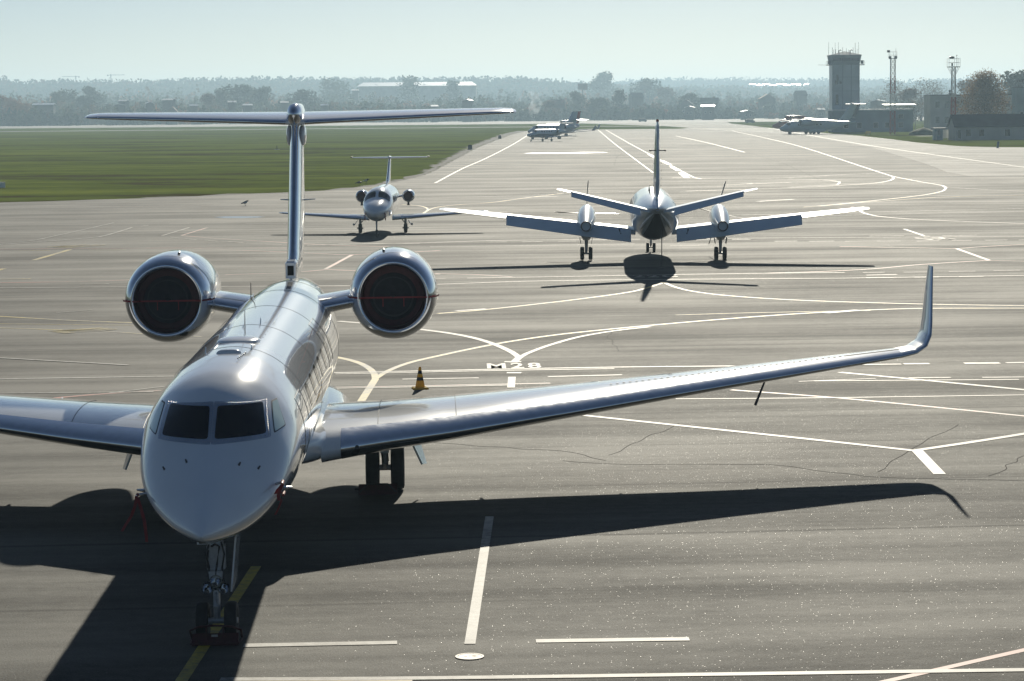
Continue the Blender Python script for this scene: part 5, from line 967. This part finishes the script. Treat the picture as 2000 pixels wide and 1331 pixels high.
for px, py, lab in ((922, 292, 'dark marker block at the edge of the grass beside the long white edge line'), (980, 271, 'small dark marker block on the grass edge near the three parked jets'), (546, 292, 'thin dark stake in the grass left of the foreground tail fin')):
    d = CAM_H * FPX / (py - (215.7 - .0096 * (px - 1000))); c = at(px, py, d)
    t = thing('marker_block', lab, 'marker', (c.x, d, 0)); hgt = .95 if px != 546 else .8
    obj('body', MB().loft([[(-a, -a * .6, z), (a, -a * .6, z), (a, a * .6, z), (-a, a * .6, z)] for a, z in ((.42 if px != 546 else .08, 0), (.40 if px != 546 else .07, hgt * .8), (.25 if px != 546 else .05, hgt))]), 'steeldark', t, 0); obj('foot', MB().box((0, 0, .03), (1.0, .7, .06)), 'concrete2', t, 0)
c = at(5, 357, 256); t = thing('white_box', 'small white box lying in the grass at the left edge of the picture', 'box', (c.x + .1, 256, 0), .3); obj('body', MB().box((0, 0, .25), (.8, .6, .5)), 'whitesheet', t, 0); obj('lid', MB().box((0, 0, .53), (.84, .64, .06)), 'steelwhite', t, 0)
# ---- traffic cone
cn = thing('traffic_cone', 'yellow traffic cone with two black bands behind the right wing', 'cone', (-2.52, 66.2, 0), .2)
obj('base', MB().loft([[(sx * a, sy * a, z) for sx, sy in ((-1, -1), (1, -1), (1, 1), (-1, 1))] for a, z in ((.24, 0), (.24, .035), (.20, .055))]), 'yellowcone', cn, 20)
def rad(z): return .155 - (.155 - .034) * (z - .05) / .62
mb = MB()
for a, b_, m_ in ((.05, .26, 0), (.26, .36, 1), (.36, .46, 0), (.46, .56, 1), (.56, .67, 0)): mb.lathe([(a, rad(a)), (b_, rad(b_))], (0, 0, 0), 'z', 28, m_)
mb.lathe([(.67, .034), (.675, .02), (.62, .018)], (0, 0, 0), 'z', 28, 0); obj('body', mb, ['yellowcone', 'blackcone'], cn, 40); cn.scale = (.86, .86, .90)
# ---- manhole
mh = thing('manhole_cover', 'round iron manhole cover set in the asphalt at the bottom of the picture', 'manhole cover', (-.63, 33.3, 0))
obj('rim', MB().lathe([(.004, .205), (.013, .20), (.013, .168), (.006, .165)], (0, 0, 0), 'z', 40), 'iron', mh, 30); obj('lid', MB().lathe([(.010, .163), (.011, .08), (.010, .075), (.012, .01)], (0, 0, 0), 'z', 36).box((.06, .02, .013), (.05, .015, .004)).box((-.06, -.03, .013), (.05, .015, .004)), 'iron', mh, 30)
# ---- crows
def bird(label, loc, rz, white=False, s=1.0, peck=0.0):
    t = thing('crow', label, 'bird', loc, rz)
    mb = MB(); pts = [((0, -.23, .30 - .12 * peck), .012), ((0, -.17, .31 - .14 * peck), .035), ((0, -.13, .31 - .12 * peck), .048), ((0, -.08, .27 - .05 * peck), .055), ((0, 0, .22), .085), ((0, .08, .20), .075), ((0, .15, .185), .045), ((0, .24, .165), .03), ((0, .33, .15), .018)]
    mb.tube([p for p, r in pts], [r for p, r in pts], 14); obj('body', mb, 'feather', t, 80)
    for sx in (-1, 1):
        mb = MB(); mb.tube([(sx * .03, .02, .15), (sx * .035, .03, .07), (sx * .035, .0, .008)], .009, 6); mb.tube([(sx * .035, .03, .006), (sx * .035, -.05, .006)], .007, 5); obj('leg', mb, 'hose', t)
        mb = MB(); mb.loft([[(sx * (.07 + .018 * math.sin(f * 3.1)), -.06 + .34 * f, .23 - .06 * f + dz * (.05 * (1 - f) + .01)) for dz in (-1, 1)] + [(sx * (.085 + .018 * math.sin(f * 3.1)), -.06 + .34 * f, .23 - .06 * f + dz * (.04 * (1 - f) + .008)) for dz in (1, -1)] for f in np.linspace(0, 1, 6)]); obj('wing', mb, 'whitefeather' if white else 'feather', t, 60)
    t.scale = (s, s, s); return t
bird('black crow standing alone on the apron left of the foreground tail fin', (-21.6, 199, 0), 2.2, True, 1.3)
bird('black and white magpie on the grass edge behind the small white jet', (-15.2, 258, -.0), 1.2, True, 1.5)
bird('black crow pecking in the grass edge beside the magpie', (-15.6, 252, -.0), 1.5, False, 1.4, .8)

# ================================================================ trees
def crown_mesh(name, seed, n, size, shape, mtl, clumps=26):
    r_ = np.random.default_rng(seed); cs = []
    for _ in range(clumps):
        z = r_.uniform(0.06, 1); rad = shape(z); a = r_.uniform(0, 2 * np.pi); rr_ = rad * np.sqrt(r_.uniform(0.05, 1)) * .85
        cs.append((rr_ * np.cos(a), rr_ * np.sin(a), z, .10 + .30 * rad + .04))
    vs, fs = [], []
    per = n // clumps
    for cx, cy, cz, cr in cs:
        d = r_.normal(size=(per, 3)); d /= np.linalg.norm(d, axis=1)[:, None]; p = d * (cr * r_.uniform(.35, 1.05, (per, 1)) ** .7) * np.array([1, 1, .75]) + np.array([cx, cy, cz])
        u = r_.normal(size=(per, 3)); u /= np.linalg.norm(u, axis=1)[:, None]; v = np.cross(u, d + .3 * r_.normal(size=(per, 3))); v /= np.linalg.norm(v, axis=1)[:, None] + 1e-9
        s_ = size * r_.uniform(.6, 1.3, (per, 1)); u *= s_; v *= s_ * .7
        for q in range(per):
            b = len(vs); vs += [p[q] - u[q] - v[q] * .4, p[q] + v[q], p[q] + u[q] - v[q] * .3, p[q] - v[q]]; fs.append((b, b + 1, b + 2, b + 3))
    me = bpy.data.meshes.new(name); me.from_pydata([tuple(map(float, p)) for p in vs], [], fs); me.materials.append(M[mtl]); return me
def trunk_mesh(name, seed, top=.8, r0=.028):
    r_ = random.Random(seed); mb = MB(); mb.tube([(0, 0, 0), (.01, 0, top * .35), (-.005, .01, top * .7), (0, 0, top)], [r0, r0 * .75, r0 * .45, r0 * .1], 7)
    for k in range(6):
        z = top * r_.uniform(.25, .75); a = r_.uniform(0, 6.28); l = r_.uniform(.12, .26); mb.tube([(0, 0, z), (l * math.cos(a), l * math.sin(a), z + l * .8)], [r0 * .4, r0 * .08], 5, cap=False)
    o = obj(name, mb, 'bark'); me = o.data; bpy.data.objects.remove(o); return me
rnd = lambda w_, pk=.55: (lambda z: w_ * math.sin(math.pi * min(1, max(.02, (z - .08) / .95)) ** (.75 if pk < .6 else 1)) ** .6)
KIND = {}
for k, (nm, w_, mtl, sz, n) in {'round': ('broad_tree', .36, 'leaf', .034, 2000), 'round2': ('broad_tree', .42, 'leafbrown', .034, 2000), 'dome': ('broad_tree', .50, 'leafdark', .034, 2400), 'orange': ('autumn_tree', .38, 'leaforange', .034, 2000), 'poplar': ('poplar_tree', .13, 'leaf', .028, 700), 'conifer': ('conifer_tree', None, 'leafdark', .04, 900), 'bare': ('thin_tree', .40, 'leafbrown', .014, 1500)}.items():
    shp = rnd(w_) if w_ else (lambda z: max(.02, .36 * (1 - z) ** .9 * (1 + .25 * math.sin(z * 34))))
    KIND[k] = (nm, crown_mesh('crown', hash(k) % 97 + len(k), n, sz, shp, mtl, 30 if k != 'poplar' else 22), trunk_mesh('trunk', len(k)))
def tree(kind, label, px, ytop, d, group=None, wide=1.0):
    nm, cm, tm = KIND[kind]; c = at(px, 0, d); h = gz(px, ytop, d)
    t = thing(nm, label, 'tree', (c.x, d, 0), random.uniform(0, 6.28), group)
    a = bpy.data.objects.new('crown', cm); b = bpy.data.objects.new('trunk', tm)
    for o in (a, b): COL.objects.link(o); o.parent = t
    t.scale = (h * wide, h * wide, h); return t
for kind, px, yt, d, lab, wd in (
    ('orange', 12, 191, 1750, 'orange autumn tree at the left edge of the far tree line', 1.1), ('orange', 36, 196, 1720, 'second orange autumn tree from the left edge of the far tree line', 1.0), ('orange', 55, 205, 1680, 'low orange shrub-like tree right of the two orange trees at the left edge', 1.2),
    ('round', 120, 186, 1950, 'green tree left of the pair of pointed trees in the far left tree line', 1.0), ('poplar', 131, 178, 2000, 'left of two pointed trees in the far left tree line', 1.2), ('poplar', 150, 179, 2000, 'right of two pointed trees in the far left tree line', 1.2), ('round', 186, 176, 2100, 'tall green tree right of the two pointed trees at the far left', 1.2), ('dome', 176, 191, 1850, 'dark rounded tree in front of the tall green tree at the far left', 1.0),
    ('dome', 470, 171, 1950, 'large dark domed tree left of the foreground tail bullet', 1.5), ('round', 520, 176, 1900, 'green tree just left of the foreground tail bullet', 1.2), ('round', 440, 180, 1900, 'green tree on the left shoulder of the large dark domed tree', 1.1), ('round2', 415, 188, 1800, 'brown tree left of the large dark domed tree', 1.0), ('dome', 600, 180, 1850, 'dark tree just right of the foreground tail bullet', 1.2),
    ('poplar', 650, 158, 2600, 'tall poplar right of the foreground tail bullet', 1.6), ('poplar', 672, 162, 2650, 'hazy poplar left of the long white shed', 1.5), ('poplar', 805, 153, 2600, 'tall poplar in front of the middle of the long white shed', 1.5), ('conifer', 890, 163, 2600, 'dark conifer in front of the right end of the long white shed', 1.2),
    ('conifer', 1213, 180, 1750, 'dark layered conifer above the far taxiway in the middle of the tree line', 1.3), ('round', 1182, 149, 2900, 'tall round crown rising above the ridge in the middle', 1.2), ('dome', 1268, 159, 2500, 'tall hazy tree with a leaning round crown right of the middle', 1.1), ('round', 1130, 184, 1800, 'green tree left of the dark layered conifer', 1.2), ('dome', 1170, 194, 1720, 'low dark tree just left of the layered conifer', 1.4), ('round2', 1300, 176, 2300, 'brown tree right of the leaning round crown', 1.3), ('dome', 1348, 186, 1800, 'dark round tree among the houses right of the middle', 1.1), ('round2', 1078, 200, 1700, 'low brown tree behind the parked jets', 1.3),
    ('bare', 1800, 160, 1250, 'thin leafless tree in the group left of the second lattice mast', 1.3), ('bare', 1826, 163, 1260, 'second thin leafless tree left of the second lattice mast', 1.2), ('bare', 1752, 160, 1300, 'thin leafless tree behind the first lattice mast', 1.2), ('round2', 1780, 178, 1150, 'brown tree between the two lattice masts', 1.2), ('round2', 1890, 163, 1300, 'hazy brown tree left of the big autumn tree', 1.3), ('dome', 2000, 146, 950, 'large tree cut off by the right edge of the picture', 1.2), ('bare', 1978, 160, 1300, 'thin tree right of the big autumn tree', 1.1)):
    tree(kind, lab, px, yt, d, None, wd)
# the autumn birch near the office block, with its own finer crown
bc = at(1930, 0, 642); bh = gz(1930, 147, 642)
t = thing('autumn_tree', 'large brown and grey autumn tree in front of the office block at the right', 'tree', (bc.x, 646, 0))
mb = MB(); mb.tube([(0, 0, 0), (.1, 0, 4), (-.2, .1, 8), (0, 0, bh * .8), (.1, 0, bh * .95)], [.34, .28, .2, .1, .03], 9)
rr = random.Random(5)
for k in range(16):
    z = rr.uniform(.2, .8) * bh; a = rr.uniform(0, 6.28); l = rr.uniform(1.6, 4.2) * (1 - .5 * z / bh); mb.tube([(0, 0, z), (l * .6 * math.cos(a), l * .6 * math.sin(a), z + l * .5), (l * math.cos(a), l * math.sin(a), z + l * .6)], [.09, .05, .02], 5, cap=False)
obj('trunk', mb, 'bark', t)
shp = lambda z: .36 * math.sin(math.pi * min(1, max(.02, (z - .05) / 1.0)) ** .62) ** .7 + .03
for nm, seed, n, mtl, f in (('crown', 3, 11000, 'birchleaf', 1), ('crown', 9, 6200, 'leafbrown', .94)):
    me = crown_mesh('crown', seed, n, .0115, shp, mtl, 60); o = bpy.data.objects.new('crown', me); COL.objects.link(o); o.parent = t; o.scale = (bh * 1.12 * f, bh * 1.0 * f, bh * f)
# ---- the far mass of trees: belt beyond the runway, then wooded hills
def mass(name, rows, mtls, seed):
    r_ = np.random.default_rng(seed); V, F, MI = [], [], []
    for x, y, z, rx, h, n, s in rows:
        d = r_.normal(size=(n, 3)); d /= np.linalg.norm(d, axis=1)[:, None]; d[:, 2] = np.abs(d[:, 2])
        lump = 1 + .22 * np.sin(d[:, 0] * 5 + x) * np.cos(d[:, 2] * 6 + y)
        p = d * np.array([rx, rx, h]) * lump[:, None] * r_.uniform(.62, 1.04, (n, 1)) + np.array([x, y, z])
        u = r_.normal(size=(n, 3)); u /= np.linalg.norm(u, axis=1)[:, None]; v = np.cross(u, r_.normal(size=(n, 3))); v /= np.linalg.norm(v, axis=1)[:, None] + 1e-9
        k = s * r_.uniform(.6, 1.3, (n, 1)); u, v = u * k, v * k; b = len(V) * 4
        q = np.stack([p - u, p + v, p + u * .9, p - v], 1); V.append(q.reshape(-1, 3)); mi = r_.choice(len(mtls), p=[m_[1] for m_ in mtls]); MI += [mi] * n
    V = np.concatenate(V); n4 = len(V) // 4
    me = bpy.data.meshes.new(name); me.vertices.add(len(V)); me.vertices.foreach_set('co', V.astype(np.float32).ravel()); me.loops.add(len(V)); me.loops.foreach_set('vertex_index', np.arange(len(V), dtype=np.int32)); me.polygons.add(n4); me.polygons.foreach_set('loop_start', np.arange(0, len(V), 4, dtype=np.int32))
    for m_, _ in mtls: me.materials.append(M[m_])
    me.polygons.foreach_set('material_index', np.array(MI, np.int32)); me.update(calc_edges=True)
    o = bpy.data.objects.new(name, me); COL.objects.link(o); o['kind'] = 'stuff'; return o
rw = np.random.default_rng(21); rows = []
def prof(px, seed): return math.sin(px * .013 + seed) * .5 + math.sin(px * .031 + seed * 2.3) * .3 + math.sin(px * .083 + seed * 5) * .2
for d, ybase, amp, n, stp, q in ((1700, 213, 4, 210, 7, 1.05), (1850, 206, 7, 240, 8, 1.2), (2100, 199, 8, 240, 9, 1.35), (2450, 190, 7, 210, 10, 1.6), (2900, 182, 6, 170, 11, 1.9)):
    px = -40.0
    while px < 2040:
        px += stp * rw.uniform(.6, 1.5); dd = d * rw.uniform(.97, 1.05)
        top = ybase - amp * prof(px, d * .01) + rw.uniform(-3, 4)
        if 1410 < px < 1620 and d < 2000: top += 3
        h = max(3, gz(px, top, dd)); c = at(px, 0, dd); rows.append((c.x, dd, 0, h * rw.uniform(.32, .55), h, n, q))
mass('tree_belt', rows, (('leaf', .42), ('leafdark', .25), ('leafbrown', .26), ('leaforange', .07)), 5)
SKY_L = [(-80, 152), (0, 152), (12, 151), (40, 159), (130, 157), (300, 158), (335, 156), (480, 153), (650, 153), (700, 154), (900, 153), (1010, 151), (1080, 157), (1150, 162), (1230, 166), (1300, 168), (1500, 170), (2080, 172)]
SKY_R = [(-80, 170), (900, 168), (1100, 166), (1190, 163), (1230, 157), (1300, 154), (1400, 154), (1500, 155), (1625, 155), (1740, 156), (1772, 160), (1790, 156), (1900, 154), (1960, 155), (2080, 153)]
def hill(name, sky_, d, back):
    xs, ys = [p[0] for p in sky_], [p[1] for p in sky_]; mb = MB(); R1 = []; R2 = []; R0 = []
    for px in range(-80, 2090, 10):
        z = max(1, gz(px, float(np.interp(px, xs, ys)), d) - 15); c = at(px, 0, d)
        R0.append((c.x * .82, d * .82, -.5)); R1.append((c.x, d, z)); R2.append((c.x * 1.1, d * 1.25, -.5))
    mb.loft([[a, b_, c_] for a, b_, c_ in zip(R0, R1, R2)], False, 0, False); o = obj(name, mb, 'grass', smooth=60); o['kind'] = 'structure'
    rows = []
    for k in range(9):
        f = k / 8; px = -70.0
        while px < 2075:
            px += 4.5 * rw.uniform(.6, 1.5); top = float(np.interp(px, xs, ys)); zt = max(1, gz(px, top, d) - 15)
            dd = d * (.86 + .14 * f); zb = zt * (f ** 1.0) ; c = at(px, 0, dd); h = 15 * rw.uniform(.93, 1.05)
            rows.append((c.x, dd, zb - 2, h * rw.uniform(.7, 1.1), h + 2, 60, 2.5))
    return [r_ for r_ in rows if not (d > 5000 and .64 * .14 < r_[1] / d - .86 < .955 * .14 and 1462 < 1000 + r_[0] / r_[1] * FPX < 1586)]
rows = hill('wooded_hill', SKY_L, 3900, 0); mass('hill_wood', rows, (('leaf', .5), ('leafdark', .3), ('leafbrown', .2)), 8)
rows = hill('far_ridge', SKY_R, 5200, 0); mass('ridge_wood', rows, (('leaf', .5), ('leafdark', .3), ('leafbrown', .2)), 9)
# ---- houses and sheds among the far trees
HS = [(95, 203, 40, 1690, 'roofmetal', 'long low shed with shiny roof at the left among the orange trees'), (240, 204, 22, 1670, 'whitesheet', 'small white-roofed house left in front of the far left trees'), (250, 196, 16, 1790, 'whitesheet', 'pale-roofed house behind the small white-roofed house at the far left'), (338, 194, 20, 1720, 'whitesheet', 'house with large bright white roof left of the large dark domed tree'), (300, 200, 14, 1660, 'roofmetal', 'small shiny-roofed hut left of the bright white roof'), (345, 209, 18, 1640, 'rooftile', 'tile-roofed house below the bright white roof'), (386, 205, 14, 1650, 'roofmetal', 'hut with thin shiny roof left of the brown tree'), (460, 198, 14, 1640, 'whitesheet', 'house with bright narrow roof in front of the large dark domed tree'), (490, 204, 16, 1630, 'roofmetal', 'low house with two bright roof strips left of the foreground tail'), (562, 199, 14, 1640, 'whitesheet', 'house with bright roof just behind the foreground tail bullet'), (640, 204, 12, 1640, 'roofmetal', 'little shiny-roofed house right of the foreground tail'), (700, 176, 12, 2450, 'whitesheet', 'small white gable house left of the long white shed'), (853, 206, 12, 1640, 'roofmetal', 'shiny-roofed hut below the right half of the long white shed'), (918, 195, 18, 1640, 'whitesheet', 'house with bright slanted roof right of the long white shed'), (1090, 196, 30, 1720, 'rooftile', 'brown-roofed house behind the parked jets'), (1246, 182, 22, 1900, 'slate', 'dark box-like house right of the layered conifer'), (1344, 196, 26, 1720, 'slate', 'dark gabled house left of the wide dark barn'), (1388, 192, 34, 1750, 'slate', 'wide dark barn among the trees right of the middle'), (1350, 208, 16, 1620, 'whitesheet', 'low building with bright white roof below the dark gabled house'), (1385, 206, 24, 1610, 'whitesheet', 'low long building with bright white roof below the wide dark barn'), (1461, 216, 20, 1560, 'whitesheet', 'white flat-roofed hut right of the low white roofs'), (1565, 178, 20, 1900, 'slate', 'dark gabled house left of the control tower'), (1604, 212, 12, 1500, 'whitesheet', 'small white house just left of the control tower'), (1716, 196, 26, 1350, 'roofmetal', 'pale gabled house right of the control tower behind the shelter'), (1500, 185, 30, 1850, 'rooftile', 'brown-roofed house below the row of glinting greenhouses')]
for px, py, wpx, d, roof, lab in HS:
    c = at(px, 0, d); sx = wpx / FPX * d; zt = max(3.6, gz(px, py, d)); hr = min(3.2, zt * .42) if roof in ('slate', 'rooftile') else .75; rz = ((px * 7) % 11 - 5) * .06
    house('house', lab, (c.x, d, 0), sx, min(sx, 9), zt - hr, hr, 'housewall', roof, rz, 'x' if px % 3 else 'y', [(-sx * .22, (zt - hr) * .55, 1.1, 1.3), (sx * .22, (zt - hr) * .55, 1.1, 1.3)], 'house', None, px % 4 == 0, .5)
c = at(820, 0, 2750); L_ = 230 / FPX * 2750; zt = gz(820, 163, 2750); ze = gz(820, 169, 2750)
t = thing('white_shed', 'very long white shed with bright shiny roof at the foot of the wooded hill', 'shed', (c.x, 2750, 0))
obj('wall', MB().box((0, 20, ze / 2), (L_, 36, ze)), 'wallpale', t, 0); mb = MB(); mb.loft([[(x, 0, ze), (x + (6 if x < 0 else -6), 22, zt + .8), (x, 40, ze), (x, 40, ze + .3), (x + (6 if x < 0 else -6), 22, zt + 1.2), (x, 0, ze + .3)] for x in (-L_ / 2 - 1, L_ / 2 + 1)]); rf = obj('roof', mb, 'roofmetal', t, 0)
for x in (-46, -20, 8, 30): obj('roof_light', MB().box((x, 9, ze + (zt - ze) * .42 + .5), (3, 3, .5)), 'whitesheet', rf, 0)
t = thing('billboard', 'dark billboard on a single pole in the hazy trees behind the parked jets', 'billboard', (at(1142, 0, 2200).x, 2200, 0)); zt = gz(1142, 164, 2200); zb = gz(1142, 176, 2200)
obj('panel', MB().box((0, 0, (zt + zb) / 2), (8.8, .6, zt - zb)), 'brick', t, 0); obj('pole', MB().tube([(0, .2, 0), (0, .2, zb)], .45, 8), 'steeldark', t)
for i, px in enumerate(range(1470, 1580, 9)):
    d = 5050 + (i * 37 % 5) * 12; c = at(px, 0, d); zt = gz(px, 165 + i % 3 * .7, d); z0 = 44
    t = thing('cottage', 'glinting white cottage in the row on the far slope left of the control tower', 'cottage', (c.x, d, z0), ((i * 5) % 7 - 3) * .10, 'cottages on the far slope left of the control tower')
    h = zt - z0 - 1; obj('wall', MB().box((0, 5, h / 2 - 1), (8.5, 10, h + 2)), 'whitesheet', t, 0); obj('roof', MB().loft([[(-4.5, -.4, h), (4.5, -.4, h), (4.5, -.4, h + .3), (-4.5, -.4, h + .3)], [(-4.5, 5, h + 1), (4.5, 5, h + 1), (4.5, 5, h + 1.3), (-4.5, 5, h + 1.3)], [(-4.5, 10.4, h), (4.5, 10.4, h), (4.5, 10.4, h + .3), (-4.5, 10.4, h + .3)]]), 'roofmetal', t, 0)
for px, yt, s, lab in ((158, 147, -1, 'faint tower crane on the skyline, leftmost of two'), (226, 144, 1, 'faint tower crane on the skyline, rightmost of two')):
    d = 4300; c = at(px, 0, d); zt = gz(px, yt + 2, d); t = thing('tower_crane', lab, 'crane', (c.x, d, 0))
    obj('mast', MB().box((0, 0, zt / 2), (1.5, 1.5, zt)), 'steeldark', t, 0); obj('jib', MB().box((s * 9, 0, zt - 1.5), (30, .9, .9)), 'steeldark', t, 0); obj('cab', MB().box((0, -1, zt - 2.8), (1.8, 1.6, 2)), 'steeldark', t, 0); obj('counterweight', MB().box((-s * 5.5, 0, zt - 2.4), (2.2, 1.4, 1.8)), 'steeldark', t, 0)
# ---- vehicles far out on the field
def van(label, px, py, rz):
    d = CAM_H * FPX / (py - (215.7 - .0096 * (px - 1000))); c = at(px, py, d); t = thing('dark_van', label, 'van', (c.x, d, 0), rz)
    obj('body', MB().loft([[(-2.3, y, .35), (-2.3, y, 1.9), (1.1, y, 1.95), (1.7, y, 1.2), (2.4, y, 1.05), (2.45, y, .35)] for y in (-.9, .9)]), 'steeldark', t, 0)
    obj('windscreen', MB().loft([[(1.13, y, 1.90), (1.70, y, 1.22), (1.72, y, 1.24), (1.15, y, 1.92)] for y in (-.8, .8)]), 'winglass', t, 0)
    for x in (-1.5, 1.6):
        for y in (-.9, .9): obj('wheel', MB().lathe([(-.1, .05), (-.1, .34), (.1, .34), (.1, .05)], (x, y, .34), 'y', 16), 'rubber', t)
van('small dark van on the far taxiway beyond the turboprop tail', 1258, 238.5, .1)
van('small dark van near the right end of the far grass strip', 1467, 240.5, .3)
# ================================================================ smoke and haze
def volume(name, dens, col, aniso, noise=None):
    m = bpy.data.materials.new(name); m.use_nodes = True; n_ = m.node_tree; n_.nodes.remove(n_.nodes['Principled BSDF'])
    v = NN(m, 'ShaderNodeVolumePrincipled'); v.inputs['Color'].default_value = (*col, 1); v.inputs['Density'].default_value = dens; v.inputs['Anisotropy'].default_value = aniso
    n_.links.new(v.outputs[0], n_.nodes['Material Output'].inputs['Volume'])
    if noise:
        g = NN(m, 'ShaderNodeNewGeometry'); tx = NN(m, 'ShaderNodeTexNoise'); tx.inputs['Scale'].default_value = noise; tx.inputs['Detail'].default_value = 4; n_.links.new(g.outputs['Position'], tx.inputs['Vector'])
        mr = NN(m, 'ShaderNodeMapRange'); n_.links.new(tx.outputs['Fac'], mr.inputs[0]); mr.inputs[1].default_value = .45; mr.inputs[2].default_value = .75; mr.inputs[3].default_value = 0; mr.inputs[4].default_value = dens; n_.links.new(mr.outputs[0], v.inputs['Density'])
    return m
M['smoke'] = volume('bonfire smoke', .16, (.90, .96, 1), .3, .18)
M['haze'] = volume('morning haze', .00022, (.58, .80, .97), .38)
sp = at(1044, 0, 1600); mb = MB()
mb.tube([(sp.x + 1, 1600, 1.5), (sp.x, 1600, 4), (sp.x + 1, 1600, 8), (sp.x + 3, 1601, 12), (sp.x + 2, 1602, 16), (sp.x - 3, 1602, 19)], [1.2, 2.8, 4.2, 4.5, 3.6, 1.5], 14)
o = obj('smoke', mb, 'smoke', smooth=60); o['kind'] = 'stuff'
hz = obj('haze', MB().box((0, 3420, 44), (7600, 7000, 92)), 'haze', smooth=0); hz['kind'] = 'stuff'
